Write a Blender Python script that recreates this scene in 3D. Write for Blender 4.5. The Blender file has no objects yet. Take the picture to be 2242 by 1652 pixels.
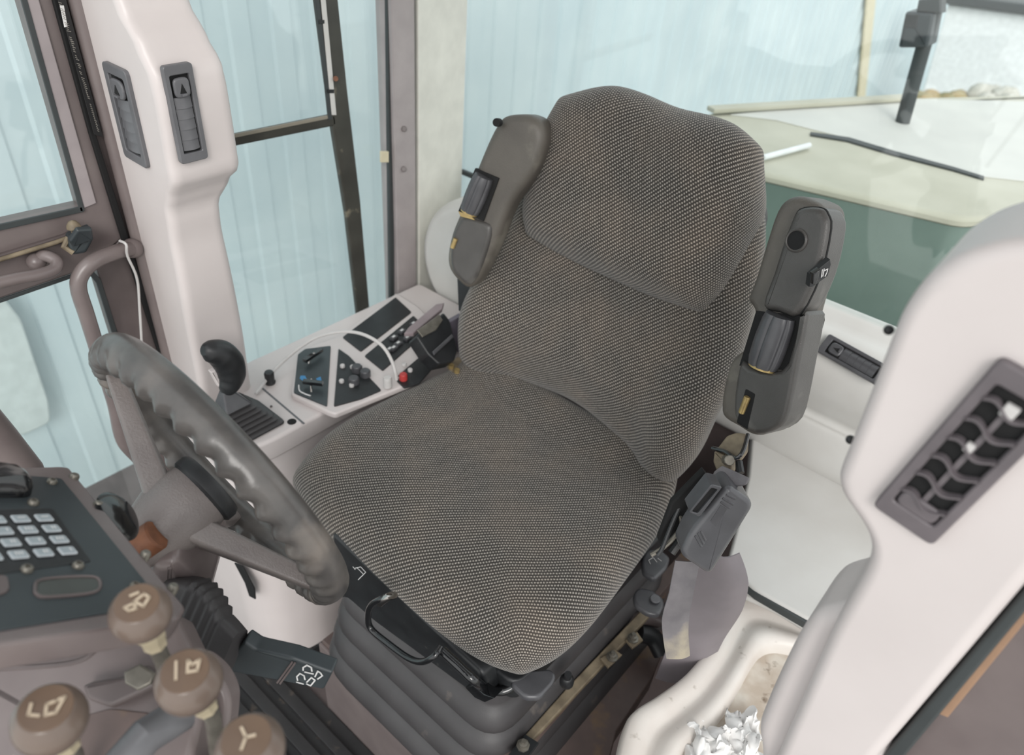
import bpy, math, random
from mathutils import Vector, Matrix, noise
W, H = 2242, 1652
scene = bpy.context.scene
C = scene.collection
V3 = Vector

# ------------------------------------------------------------------ camera
CH, CT, CR = 0.910625250, 0.642936046, 0.0890117874
CP = V3((-0.578846938, 0.731719400, 1.40290657))
FPX = 1632.12287
fwd = V3((math.cos(CH)*math.cos(CT), -math.sin(CH)*math.cos(CT), -math.sin(CT)))
rt = fwd.cross(V3((0, 0, 1))).normalized(); upv = rt.cross(fwd)
c_, s_ = math.cos(CR), math.sin(CR)
RT = c_*rt + s_*upv; UP = -s_*rt + c_*upv
cam = bpy.data.cameras.new('camera'); co = bpy.data.objects.new('camera', cam); C.objects.link(co)
cam.sensor_width = 36; cam.sensor_fit = 'HORIZONTAL'; cam.lens = FPX/W*36
M = Matrix((RT, UP, -fwd)).transposed().to_4x4(); M.translation = CP
co.matrix_world = M; cam.clip_start = 0.02; cam.clip_end = 200
cam.dof.use_dof = True; cam.dof.focus_distance = 0.98; cam.dof.aperture_fstop = 4.5
scene.camera = co

# ------------------------------------------------------------------ light
w = bpy.data.worlds.new('world'); scene.world = w; w.use_nodes = True
nt = w.node_tree; nt.nodes.clear()
wo = nt.nodes.new('ShaderNodeOutputWorld'); bg = nt.nodes.new('ShaderNodeBackground')
tc = nt.nodes.new('ShaderNodeTexCoord'); sp = nt.nodes.new('ShaderNodeSeparateXYZ'); rp = nt.nodes.new('ShaderNodeValToRGB')
nt.links.new(tc.outputs['Generated'], sp.inputs[0]); nt.links.new(sp.outputs['Z'], rp.inputs[0])
rp.color_ramp.elements[0].position = 0.0; rp.color_ramp.elements[0].color = (0.86, 0.87, 0.86, 1)
rp.color_ramp.elements[1].position = 0.7; rp.color_ramp.elements[1].color = (0.97, 1.0, 1.02, 1)
nt.links.new(rp.outputs[0], bg.inputs[0]); bg.inputs[1].default_value = 1.42
nt.links.new(bg.outputs[0], wo.inputs[0])
def sun(name, d, e, ang, col):
    l = bpy.data.lights.new(name, 'SUN'); l.energy = e; l.angle = math.radians(ang); l.color = col
    o = bpy.data.objects.new(name, l); C.objects.link(o)
    o.rotation_euler = V3(d).to_track_quat('-Z', 'Y').to_euler(); return o
sun('sun', (0.62, -0.62, -0.52), 1.55, 25, (1.0, 0.97, 0.93))
scene.view_settings.view_transform = 'Standard'; scene.view_settings.look = 'None'
scene.view_settings.gamma = 1.0; scene.view_settings.exposure = 0.1
scene.view_settings.use_curve_mapping = False

# ------------------------------------------------------------------ geometry helpers
def ray(px, py):
    return fwd + RT*((px-W/2)/FPX) - UP*((py-H/2)/FPX)
def P(px, py, **k):                       # the point a pixel shows on the plane x=, y=, z= or at depth t=
    d = ray(px, py)
    (a, v), = k.items()
    t = v if a == 't' else (v-CP['xyz'.index(a)])/d['xyz'.index(a)]
    return CP + d*t
class Fr:
    def __init__(s, o, u, v):
        s.o = V3(o); s.u = V3(u).normalized(); s.n = s.u.cross(V3(v)).normalized(); s.v = s.n.cross(s.u)
    def w(s, a, b, c=0): return s.o + s.u*a + s.v*b + s.n*c
    def px(s, x, y, c=0):
        d = ray(x, y); o = s.o + s.n*c; t = (o-CP).dot(s.n)/d.dot(s.n); q = CP+d*t-o
        return (q.dot(s.u), q.dot(s.v))
    def pl(s, pts, c=0): return [s.px(x, y, c) for x, y in pts]
    def off(s, a=0, b=0, c=0):
        f = Fr(s.o, s.u, s.v); f.o = s.w(a, b, c); return f
X, Y, Z = V3((1, 0, 0)), V3((0, 1, 0)), V3((0, 0, 1))
def FZ(z): return Fr((0, 0, z), X, Y)
def FY(y): return Fr((0, y, 0), -X, Z)     # faces +Y
def FX(x): return Fr((x, 0, 0), -Y, Z)     # faces -X
class G:
    def __init__(s): s.V = []; s.F = []
    def add(s, V, F):
        n = len(s.V); s.V += [V3(v) for v in V]; s.F += [tuple(i+n for i in f) for f in F]; return s
    def __iadd__(s, o): return s.add(o.V, o.F)
def rings(R, cap0=True, cap1=True, closed=False):
    V = []; F = []; n = len(R[0])
    for r in R: V += r
    m = len(R)
    for i in range(m if closed else m-1):
        j = (i+1) % m
        for k in range(n):
            l = (k+1) % n
            F.append((i*n+k, i*n+l, j*n+l, j*n+k))
    if not closed:
        if cap0: F.append(tuple(range(n-1, -1, -1)))
        if cap1: F.append(tuple(range((m-1)*n, m*n)))
    g = G(); g.add(V, F); return g
def area(p): return sum(p[i][0]*p[(i+1) % len(p)][1]-p[(i+1) % len(p)][0]*p[i][1] for i in range(len(p)))/2
def rpoly(p, r, seg=5):                    # round the corners of a polygon
    out = []; n = len(p)
    for i in range(n):
        a, b, c = V3((*p[i-1], 0)), V3((*p[i], 0)), V3((*p[(i+1) % n], 0))
        d1 = a-b; d2 = c-b; l1, l2 = d1.length, d2.length
        rr = r[i] if isinstance(r, (list, tuple)) else r
        k = min(rr, l1*.48, l2*.48)
        if k < 1e-5: out.append((b.x, b.y)); continue
        s = b+d1/l1*k; e = b+d2/l2*k
        for j in range(seg+1):
            t = j/seg; q = s*(1-t)**2+b*2*t*(1-t)+e*t*t; out.append((q.x, q.y))
    return out
def spl(p, n=6, closed=True):              # Catmull-Rom
    out = []; m = len(p); p = [V3((*q, 0)) if len(q) == 2 else V3(q) for q in p]
    for i in range(m if closed else m-1):
        a, b, c, d = (p[(i-1) % m], p[i], p[(i+1) % m], p[(i+2) % m]) if closed else (p[max(i-1, 0)], p[i], p[i+1], p[min(i+2, m-1)])
        for j in range(n):
            t = j/n
            out.append(.5*((2*b)+(c-a)*t+(2*a-5*b+4*c-d)*t*t+(-a+3*b-3*c+d)*t**3))
    if not closed: out.append(p[-1])
    return out
def spl2(p, n=6): return [(q.x, q.y) for q in spl(p, n)]
def inset(p, d):
    n = len(p); out = []
    for i in range(n):
        a, b, c = V3((*p[i-1], 0)), V3((*p[i], 0)), V3((*p[(i+1) % n], 0))
        e1 = (b-a); e2 = (c-b)
        if e1.length < 1e-7: e1 = e2
        if e2.length < 1e-7: e2 = e1
        e1 = e1.normalized(); e2 = e2.normalized()
        n1 = V3((-e1.y, e1.x, 0)); n2 = V3((-e2.y, e2.x, 0)); m = (n1+n2)
        if m.length < 1e-6: m = n1
        m = m.normalized(); k = max(.5, m.dot(n1))
        q = b+m*(d/k); out.append((q.x, q.y))
    return out
def slab(fr, p, T, r=.003, seg=4, both=True):
    if area(p) < 0: p = p[::-1]
    R = []
    if both: 
        for j in range(seg+1):
            a = math.pi/2*j/seg; q = inset(p, r*(1-math.sin(a))); R.append([fr.w(x, y, -T+r*(1-math.cos(a))) for x, y in q])
    else: R.append([fr.w(x, y, -T) for x, y in p])
    for j in range(seg+1):
        a = math.pi/2*j/seg; q = inset(p, r*(1-math.cos(a))); R.append([fr.w(x, y, -r+r*math.sin(a)) for x, y in q])
    return rings(R)
def rrect(a0, b0, a1, b1, r, seg=4): return rpoly([(a0, b0), (a1, b0), (a1, b1), (a0, b1)], r, seg)
def ringslab(fr, po, pi, T, dep, b=.001):   # frame: outer and inner outline with the same vertex count
    R = [[fr.w(x, y, -T) for x, y in po], [fr.w(x, y, -b) for x, y in po], [fr.w(x, y, 0) for x, y in inset(po, b)],
         [fr.w(x, y, 0) for x, y in inset(pi, -b)], [fr.w(x, y, -b) for x, y in pi], [fr.w(x, y, -dep) for x, y in pi]]
    return rings(R, closed=False, cap0=False, cap1=False)
def box(fr, a0, a1, b0, b1, c0, c1, r=0):
    if r: return slab(fr.off(c=c1), rrect(a0, b0, a1, b1, r*1.01, 2), c1-c0, r, 2)
    return rings([[fr.w(a0, b0, c), fr.w(a1, b0, c), fr.w(a1, b1, c), fr.w(a0, b1, c)] for c in (c0, c1)])
def tube(path, r, seg=12, n=0, closed=False, prof=None, cap=True):
    p = [V3(q) for q in path]
    if n: p = spl(p, n, closed)
    m = len(p)
    rf = r if callable(r) else (lambda t: r)
    R = []; N = None
    for i in range(m):
        if closed: T = p[(i+1) % m]-p[i-1]
        else: T = p[min(i+1, m-1)]-p[max(i-1, 0)]
        T.normalize()
        if N is None:
            N = T.cross(Z) if abs(T.z) < .9 else T.cross(X)
        N = (N-T*N.dot(T)).normalized(); B = T.cross(N)
        rr = rf(i/(m-1)); R.append([p[i]+N*(math.cos(2*math.pi*k/seg)*rr)+B*(math.sin(2*math.pi*k/seg)*rr) for k in range(seg)])
    return rings(R, cap, cap, closed)
def lathe(o, ax, prof, seg=24):
    ax = V3(ax).normalized(); N = ax.cross(Z) if abs(ax.z) < .9 else ax.cross(X); N.normalize(); B = ax.cross(N); o = V3(o)
    return rings([[o+ax*h+N*(math.cos(2*math.pi*k/seg)*max(r, 1e-5))+B*(math.sin(2*math.pi*k/seg)*max(r, 1e-5)) for k in range(seg)] for r, h in prof])
def cyl(a, b, r, seg=16, bv=0):
    a = V3(a); b = V3(b); L = (b-a).length; bv = min(bv, L*.3)
    return lathe(a, b-a, [(r-bv, 0), (r, bv), (r, L-bv), (r-bv, L)] if bv else [(r, 0), (r, L)], seg)
def ball(o, r, sz=1, ax=Z, seg=28, n=16):
    return lathe(o, ax, [(r*math.sin(math.pi*i/n), -r*sz*math.cos(math.pi*i/n)) for i in range(n+1)], seg)
def loft2(R): return rings(R)
def bar(a, b, wd, th, n=None):
    a = V3(a); b = V3(b); d = (b-a); n = V3(n or Z); f = Fr(a, d, n.cross(d)); return box(f, 0, d.length, -wd/2, wd/2, -th/2, th/2)

# ------------------------------------------------------------------ objects
def setp(o, label=None, cat=None, group=None, kind=None):
    if label: o['label'] = label
    if cat: o['category'] = cat
    if group: o['group'] = group
    if kind: o['kind'] = kind
    return o
WP = {}
def obj(name, g, m, parent=None, label=None, cat=None, group=None, kind=None, ang=38, uv=None, wn=True, sub=0, flat=False):
    lo = V3([min(v[i] for v in g.V) for i in range(3)]); hi = V3([max(v[i] for v in g.V) for i in range(3)]); c = (lo+hi)/2
    me = bpy.data.meshes.new(name); me.from_pydata([tuple(v-c) for v in g.V], [], g.F)
    if uv:
        l = me.uv_layers.new(name='UVMap')
        for lp in me.loops: l.data[lp.index].uv = uv[lp.vertex_index]
    me.validate(); 
    import bmesh
    bm = bmesh.new(); bm.from_mesh(me); 
    if not uv: bmesh.ops.remove_doubles(bm, verts=bm.verts[:], dist=2e-6)
    bmesh.ops.recalc_face_normals(bm, faces=bm.faces[:])
    big = [f for f in bm.faces if len(f.verts) > 6]
    if big and not uv: bmesh.ops.triangulate(bm, faces=big, quad_method='BEAUTY', ngon_method='BEAUTY')
    bm.to_mesh(me); bm.free()
    for p in me.polygons: p.use_smooth = not flat
    if not flat: me.set_sharp_from_angle(angle=math.radians(ang))
    me.materials.append(m)
    o = bpy.data.objects.new(name, me); C.objects.link(o)
    pw = WP[parent.name] if parent else V3((0, 0, 0))
    o.parent = parent; o.location = c-pw; WP[o.name] = c
    if sub:
        s = o.modifiers.new('s', 'SUBSURF'); s.levels = sub; s.render_levels = sub
    elif wn and not flat:
        k = o.modifiers.new('w', 'WEIGHTED_NORMAL'); k.keep_sharp = True
    return setp(o, label, cat, group, kind)
def thing(name, loc, label, cat, group=None, kind=None):
    o = bpy.data.objects.new(name, None); C.objects.link(o); o.location = V3(loc); WP[o.name] = V3(loc); o.empty_display_size = .05
    return setp(o, label, cat, group, kind)
def text(fr, s, size, m, parent, name='lettering', th=.0006, a=0, b=0, rot=0):
    cu = bpy.data.curves.new('t', 'FONT'); cu.body = s; cu.size = size; cu.extrude = th/2; cu.align_x = 'CENTER'; cu.align_y = 'CENTER'
    to = bpy.data.objects.new('t', cu); C.objects.link(to); bpy.context.view_layer.update()
    me = bpy.data.meshes.new_from_object(to.evaluated_get(bpy.context.evaluated_depsgraph_get()))
    g = G(); cr, sr = math.cos(rot), math.sin(rot)
    g.add([fr.w(a+v.co.x*cr-v.co.y*sr, b+v.co.x*sr+v.co.y*cr, v.co.z) for v in me.vertices], [tuple(p.vertices) for p in me.polygons])
    bpy.data.objects.remove(to); 
    return obj(name, g, m, parent, wn=False)
def lines2(fr, segs, wd, th=.0006):        # strokes of a printed symbol: polylines in the frame
    g = G()
    for L in segs:
        for i in range(len(L)-1):
            a, b = V3((*L[i], 0)), V3((*L[i+1], 0)); d = (b-a).normalized(); n = V3((-d.y, d.x, 0))*wd/2; a = a-d*wd*.4; b = b+d*wd*.4
            q = [a-n, b-n, b+n, a+n]
            g += rings([[fr.w(v.x, v.y, c) for v in q] for c in (0, th)])
    return g

# ------------------------------------------------------------------ materials
def mat(name, col, rough=.5, metal=0, col2=None, nscale=20, nmix=.5, bump=0, bscale=300, spec=.5, dirt=None, dscale=8, dthr=.6, bdist=.001, coat=0):
    m = bpy.data.materials.new(name); m.use_nodes = True; n = m.node_tree.nodes; L = m.node_tree.links
    b = n['Principled BSDF']; b.inputs['Roughness'].default_value = rough; b.inputs['Metallic'].default_value = metal
    b.inputs['Specular IOR Level'].default_value = spec; b.inputs['Coat Weight'].default_value = coat
    t = n.new('ShaderNodeTexCoord')
    if col2 is None: col2 = tuple(x*.86 for x in col)
    def mk(scale, detail=5):
        z = n.new('ShaderNodeTexNoise'); z.inputs['Scale'].default_value = scale; z.inputs['Detail'].default_value = detail
        L.new(t.outputs['Object'], z.inputs['Vector']); return z
    z = mk(nscale); r = n.new('ShaderNodeValToRGB'); r.color_ramp.elements[0].position = .35; r.color_ramp.elements[1].position = .35+nmix*.8
    r.color_ramp.elements[0].color = (*col2, 1); r.color_ramp.elements[1].color = (*col, 1); L.new(z.outputs['Fac'], r.inputs[0]); out = r.outputs[0]
    if dirt:
        z2 = mk(dscale, 8); r2 = n.new('ShaderNodeValToRGB'); r2.color_ramp.elements[0].position = dthr; r2.color_ramp.elements[1].position = dthr+.14
        r2.color_ramp.elements[0].color = (0, 0, 0, 1); r2.color_ramp.elements[1].color = (1, 1, 1, 1)
        L.new(z2.outputs['Fac'], r2.inputs[0]); mx = n.new('ShaderNodeMixRGB'); L.new(r2.outputs[0], mx.inputs[0]); L.new(out, mx.inputs[1]); mx.inputs[2].default_value = (*dirt, 1); out = mx.outputs[0]
    L.new(out, b.inputs['Base Color'])
    if bump:
        z3 = mk(bscale, 3); bp = n.new('ShaderNodeBump'); bp.inputs['Strength'].default_value = bump; bp.inputs['Distance'].default_value = bdist
        L.new(z3.outputs['Fac'], bp.inputs['Height']); L.new(bp.outputs[0], b.inputs['Normal'])
    return m
def s2l(h):
    h = h.lstrip('#'); return tuple(((int(h[i:i+2], 16)/255+.055)/1.055)**2.4 if int(h[i:i+2], 16) > 10 else int(h[i:i+2], 16)/255/12.92 for i in (0, 2, 4))
LIGHT = mat('light_mauve_plastic', s2l('cfc7c5'), .38, col2=s2l('c7bfbd'), nscale=6, bump=.06, bscale=500)
LIGHT2 = mat('pale_grey_plastic', s2l('cfcecb'), .4, col2=s2l('c6c4c0'), nscale=8, bump=.06, bscale=500)
TRAY = mat('scuffed_offwhite_plastic', s2l('d8d3cd'), .38, col2=s2l('cdc5be'), nscale=12, dirt=s2l('8f8478'), dscale=45, dthr=.66, bump=.08, bscale=300)
DIRTY = mat('dirty_tray_floor', s2l('b3a596'), .6, col2=s2l('cfc8bd'), nscale=18, nmix=.3, dirt=s2l('6c5a48'), dscale=40, dthr=.6)
BROWN = mat('brown_painted_metal', s2l('786e6c'), .32, col2=s2l('6c6261'), nscale=15, bump=.05, bscale=120, dirt=s2l('b3a99f'), dscale=60, dthr=.76)
BROWND = mat('dark_brown_painted_metal', s2l('655b5a'), .4, col2=s2l('564d4c'), nscale=15, bump=.05, bscale=150)
BROWNR = mat('rusty_brown_metal', s2l('6a5a55'), .55, col2=s2l('594c49'), nscale=20, dirt=s2l('75604e'), dscale=25, dthr=.56, bump=.1, bscale=100)
BLACK = mat('black_plastic', s2l('26282a'), .42, col2=s2l('1c1d1f'), nscale=30, bump=.15, bscale=700, dirt=s2l('4c4a46'), dscale=90, dthr=.68)
PANELB = mat('dark_panel_face', s2l('3a4144'), .4, col2=s2l('2e3437'), nscale=8, bump=.05, bscale=600)
GLOSSB = mat('gloss_black_metal', s2l('17181a'), .16, coat=.5)
RUB = mat('black_rubber', s2l('444243'), .5, col2=s2l('393738'), nscale=12, bump=.2, bscale=500, dirt=s2l('6a625c'), dscale=22, dthr=.66)
MAT_ = mat('ribbed_rubber_mat', s2l('2a292a'), .6, col2=s2l('222122'), nscale=14, dirt=s2l('5b5047'), dscale=30, dthr=.62, bump=.3, bscale=200)
ARM = mat('grey_grained_vinyl', s2l('635e57'), .46, col2=s2l('514d48'), nscale=10, nmix=.6, bump=.5, bscale=420, dirt=s2l('77736a'), dscale=14, dthr=.6)
ARMD = mat('charcoal_hard_plastic', s2l('504e4c'), .36, col2=s2l('454341'), nscale=20, bump=.35, bscale=600, dirt=s2l('6e6c68'), dscale=16, dthr=.62)
KNOBG = mat('dark_grey_plastic', s2l('535356'), .3, col2=s2l('454548'), nscale=30)
VENT = mat('vent_grey_plastic', s2l('68686b'), .4, col2=s2l('5c5c5f'), nscale=25, bump=.1, bscale=500)
VENTF = mat('mauve_vent_frame', s2l('6a6366'), .5, col2=s2l('5d575a'), nscale=25)
WHEEL = mat('worn_wheel_rubber', s2l('5f5b58'), .28, col2=s2l('454342'), nscale=22, nmix=.4, bump=.25, bscale=120, dirt=s2l('6f6862'), dscale=14, dthr=.58)
SPOKE = mat('grained_wheel_casting', s2l('79726f'), .36, col2=s2l('67605e'), nscale=16, bump=.6, bscale=420)
BALL = mat('taupe_plastic_knob', s2l('72645b'), .26, col2=s2l('655850'), nscale=20, dirt=s2l('8d6f52'), dscale=18, dthr=.6)
BALLC = mat('brown_knob_cap', s2l('6c5848'), .4, col2=s2l('604e41'), nscale=20)
INK = mat('cream_print', s2l('bfae98'), .6)
INKW = mat('white_print', s2l('dedddc'), .6)
BRASS = mat('worn_brass', s2l('c8b078'), .35, .6, col2=s2l('a58f62'), nscale=60)
STEEL = mat('dull_steel', s2l('8a867d'), .4, .6, col2=s2l('6f6b63'), nscale=60)
CHROME = mat('chrome', s2l('b9b6b2'), .15, 1)
RUST = mat('rusty_shaft', s2l('86563a'), .6, .1, col2=s2l('633d28'), nscale=40, nmix=.4)
TAN = mat('dusty_tan_metal', s2l('9a8c75'), .6, .1, col2=s2l('655a4a'), nscale=30, nmix=.5, bump=.2, bscale=200)
CREAM = mat('cream_paint', s2l('d9cfb2'), .5)
WIRE = mat('pale_wire', s2l('c9c6c4'), .5)
RED = mat('red_button', s2l('b8403e'), .35)
BLUEM = mat('blue_marking', s2l('3f86b8'), .5)
KEY = mat('silver_key', s2l('c3c8cb'), .4, col2=s2l('aab0b4'), nscale=90)
WEB = mat('grey_webbing', s2l('7a7678'), .7, col2=s2l('625f62'), nscale=30, bump=.4, bscale=900, dirt=s2l('aaa08d'), dscale=12, dthr=.6)
TISSUE = mat('white_tissue', s2l('eeedeb'), .8, col2=s2l('dddbd9'), nscale=40)
DECAL = mat('black_decal', s2l('1b1b1c'), .45)
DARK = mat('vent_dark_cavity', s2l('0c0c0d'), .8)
WALLB = mat('blue_sheet_metal', s2l('c6d3d6'), .4, col2=s2l('bac9ce'), nscale=2.5)
GREEN = mat('dark_green_paint', s2l('75877f'), .3, col2=s2l('687a73'), nscale=5, dirt=s2l('7f988f'), dscale=6, dthr=.66)
HOODT = mat('dusty_hood_top', s2l('c2bfb0'), .6, col2=s2l('b3b0a0'), nscale=6)
HOODL = mat('pale_hood_deck', s2l('d0cfc9'), .6, col2=s2l('c7c6c1'), nscale=7)
WHITE = mat('white_wall_panel', s2l('eceeef'), .6)
TREE = mat('autumn_foliage', s2l('b79c74'), .8, col2=s2l('8b8a6a'), nscale=6, nmix=.3)
GROUND = mat('pale_ground', s2l('cfcdc8'), .9, col2=s2l('bfbdb7'), nscale=3)
SEAL = mat('dark_window_seal', s2l('3b4041'), .5)
FRAMEK = mat('worn_black_frame', s2l('46453f'), .4, col2=s2l('35342f'), nscale=12, dirt=s2l('7c7565'), dscale=30, dthr=.63)

def glass_mat():
    m = bpy.data.materials.new('tinted_glass'); m.use_nodes = True; n = m.node_tree.nodes; L = m.node_tree.links; n.clear()
    o = n.new('ShaderNodeOutputMaterial'); t = n.new('ShaderNodeBsdfTransparent'); t.inputs[0].default_value = (.96, .985, .98, 1)
    g = n.new('ShaderNodeBsdfGlossy'); g.inputs['Roughness'].default_value = .03; mx = n.new('ShaderNodeMixShader'); mx.inputs[0].default_value = .045
    L.new(t.outputs[0], mx.inputs[1]); L.new(g.outputs[0], mx.inputs[2]); L.new(mx.outputs[0], o.inputs[0]); return m
GLASS = glass_mat()

def fabric():
    m = bpy.data.materials.new('woven_fleck_fabric'); m.use_nodes = True; n = m.node_tree.nodes; L = m.node_tree.links
    b = n['Principled BSDF']; b.inputs['Roughness'].default_value = .92; b.inputs['Specular IOR Level'].default_value = .2
    b.inputs['Sheen Weight'].default_value = .25
    uv = n.new('ShaderNodeUVMap'); sc = n.new('ShaderNodeVectorMath'); sc.operation = 'SCALE'; sc.inputs['Scale'].default_value = 1.0
    wob = n.new('ShaderNodeTexNoise'); wob.inputs['Scale'].default_value = 1200; wob.inputs['Detail'].default_value = 2
    L.new(uv.outputs[0], wob.inputs['Vector']); L.new(uv.outputs[0], sc.inputs[0])
    ad = n.new('ShaderNodeVectorMath'); ad.operation = 'MULTIPLY_ADD'; ad.inputs[1].default_value = (.0042, .0042, 0)
    L.new(wob.outputs['Color'], ad.inputs[0]); L.new(sc.outputs[0], ad.inputs[2])
    s = n.new('ShaderNodeSeparateXYZ'); L.new(ad.outputs[0], s.inputs[0])
    def mt(op, a, b_=None, v=None):
        q = n.new('ShaderNodeMath'); q.operation = op; L.new(a, q.inputs[0])
        if b_ is not None: L.new(b_, q.inputs[1])
        if v is not None: q.inputs[1].default_value = v
        return q.outputs[0]
    p_ = mt('MULTIPLY', mt('SUBTRACT', s.outputs[1], s.outputs[0]), v=.7071/.0058)
    q_ = mt('MULTIPLY', mt('ADD', s.outputs[1], s.outputs[0]), v=.7071/.0046)
    q2 = mt('ADD', q_, mt('MULTIPLY', mt('ROUND', p_), v=.5))
    cr_ = mt('MULTIPLY_ADD', mt('COSINE', mt('MULTIPLY', p_, v=2*math.pi)), v=.5); cr_.node.inputs[2].default_value = .5
    cs_ = mt('MULTIPLY_ADD', mt('COSINE', mt('MULTIPLY', q2, v=2*math.pi)), v=.36); cs_.node.inputs[2].default_value = .64
    pr = mt('MULTIPLY', cr_, cs_)
    r = n.new('ShaderNodeMapRange'); r.interpolation_type = 'SMOOTHSTEP'; r.inputs['From Min'].default_value = .28; r.inputs['From Max'].default_value = .80; L.new(pr, r.inputs[0])
    v2 = n.new('ShaderNodeTexNoise'); v2.inputs['Scale'].default_value = 1100; v2.inputs['Detail'].default_value = 3; L.new(uv.outputs[0], v2.inputs['Vector'])
    r3 = n.new('ShaderNodeMapRange'); r3.inputs['From Min'].default_value = .36; r3.inputs['From Max'].default_value = .58; r3.inputs['To Min'].default_value = .12; r3.inputs['To Max'].default_value = 1.15; L.new(v2.outputs['Fac'], r3.inputs[0])
    fac = mt('MULTIPLY', r.outputs[0], r3.outputs[0])
    st = n.new('ShaderNodeTexNoise'); st.inputs['Scale'].default_value = 9; st.inputs['Detail'].default_value = 6; L.new(uv.outputs[0], st.inputs['Vector'])
    rr = n.new('ShaderNodeValToRGB'); rr.color_ramp.elements[0].position = .42; rr.color_ramp.elements[1].position = .68
    rr.color_ramp.elements[0].color = (*s2l('34312e'), 1); rr.color_ramp.elements[1].color = (*s2l('443e39'), 1); L.new(st.outputs['Fac'], rr.inputs[0])
    r4 = n.new('ShaderNodeValToRGB'); r4.color_ramp.elements[0].position = .42; r4.color_ramp.elements[1].position = .68
    r4.color_ramp.elements[0].color = (*s2l('bab3aa'), 1); r4.color_ramp.elements[1].color = (*s2l('c2b6a8'), 1); L.new(st.outputs['Fac'], r4.inputs[0])
    mx = n.new('ShaderNodeMixRGB'); L.new(fac, mx.inputs[0]); L.new(rr.outputs[0], mx.inputs[1]); L.new(r4.outputs[0], mx.inputs[2]); L.new(mx.outputs[0], b.inputs['Base Color'])
    bp = n.new('ShaderNodeBump'); bp.inputs['Strength'].default_value = .5; bp.inputs['Distance'].default_value = .0012; L.new(pr, bp.inputs['Height']); L.new(bp.outputs[0], b.inputs['Normal'])
    return m
FAB = fabric()

# ================================================================== SETTING
fl = obj('floor', box(FZ(-.17), -1.2, 1.2, -1.0, 1.6, -.03, 0), BROWND, kind='structure')

obj('wall_rear', box(FY(-.645), -.64, .75, -.17, .37, -.01, 0), BROWND, kind='structure')
obj('ceiling', box(FZ(1.82), -.80, .78, -.70, .62, 0, .04, .01), LIGHT, kind='structure')
# rubber floor mat with ribs
mt_ = thing('floor_mat', (.1, .45, -.17), 'black ribbed rubber floor mat, dusty, in front of the seat base', 'floor mat')
obj('mat_sheet', box(FZ(-.17), -.6, .6, .27, 1.2, .001, .008), MAT_, mt_)
g = G()
for i in range(14):
    y = .30+i*.045
    g += slab(FZ(-.150), rrect(-.55, y, .55, y+.026, .004, 2), .014, .003, 2)
obj('ribs', g, MAT_, mt_)

# ---- right wall: door frame, post, side window, rear pillars
d1 = thing('door_1', (.66, .5, .2), None, None, kind='structure')
fx = FX(.65)
def slabpx(fr, pts, T, r=.002, rd=0, **k):
    q = fr.pl(pts)
    if rd: q = rpoly(q, rd)
    return slab(fr, q, T, r, **k)
# upper glass rectangle and frame
obj('upper_frame', slabpx(fx, [(-700, 590), (-700, 690), (0, 497), (183, 455), (45, -30), (-60, -400), (75, -400), (130, -30), (270, 520), (240, 545), (160, 600), (0, 655), (-700, 850)], .04, .004), BROWN, d1)
obj('inner_lip', slabpx(FX(.646), [(78, -30), (212, 445), (185, 456), (45, -30)], .006, .002), mat('light_frame_lip', s2l('a39a9b'), .4), d1)
obj('window_seal', slabpx(FX(.644), [(38, -30), (52, -30), (186, 462), (176, 464)], .004, .001), SEAL, d1)
obj('window_seal', slabpx(FX(.644), [(-200, 542), (0, 491), (180, 452), (184, 464), (0, 505), (-200, 556)], .004, .001), SEAL, d1)
obj('upper_glass', slabpx(FX(.668), [(-900, -900), (30, -400), (190, 470), (0, 510), (-900, 740)], .004, .001), GLASS, d1)
obj('lower_glass', slabpx(FX(.668), [(-900, 850), (0, 640), (200, 560), (300, 900), (480, 1290), (420, 1900), (-900, 1900)], .004, .001), GLASS, d1)
obj('lower_seal', slabpx(FX(.645), [(-300, 748), (0, 655), (160, 600), (162, 608), (0, 664), (-300, 758)], .004, .0015), SEAL, d1)
# lower stile, from beneath the handle down to the floor
obj('lower_stile', slabpx(fx, [(212, 590), (270, 515), (395, 838), (470, 1120), (560, 1500), (470, 1500), (395, 1230), (345, 1040), (300, 880), (245, 700)], .04, .004), BROWND, d1)
obj('stile_seal', slabpx(FX(.645), [(195, 600), (207, 596), (222, 612), (262, 740), (330, 960), (400, 1190), (455, 1330), (443, 1330), (388, 1192), (318, 962), (250, 742), (212, 620)], .006, .002), SEAL, d1)
g = slabpx(FX(.643), [(-200, 612), (0, 558), (140, 515), (172, 500), (190, 512), (150, 530), (0, 575), (-200, 630)], .01, .003)
obj('rail_groove', g, BROWND, d1)
# latch rod, latch block
lt = thing('door_latch', P(175, 530, x=.63), 'black latch block with a thin rusty tan rod on the brown door rail', 'latch')
obj('rod', tube([P(-120, 602, x=.632), P(0, 568, x=.632), P(120, 531, x=.632), P(150, 520, x=.632)], .0035, 10), TAN, lt, label='thin tan rod')
obj('latch_block', slabpx(Fr(P(175, 530, x=.615), (-.2, -1, 0), Z), [(150, 520), (200, 500), (206, 525), (190, 555), (160, 560), (150, 545)], .025, .006, .004), PANELB, lt)
obj('latch_cap', slabpx(Fr(P(175, 530, x=.605), (-.2, -1, .1), (-.5, 0, 1)), [(152, 530), (170, 505), (203, 503), (206, 527), (160, 542)], .01, .004, .003), PANELB, lt)
obj('bolt', lathe(P(162, 498, x=.62), Z, [(.001, .012), (.006, .010), (.010, .004), (.011, 0), (.006, -.004), (.006, -.02)], 10), TAN, lt, label='rusty bolt above the latch')
obj('hinge_arm', tube([P(150, 520, x=.628), P(140, 540, x=.625), P(160, 552, x=.62)], .005, 8), TAN, lt)
gr = thing('door_pull_handle', P(80, 590, x=.62), 'worn tubular pull bar bent back at its end on the brown door rail', 'handle')
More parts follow.
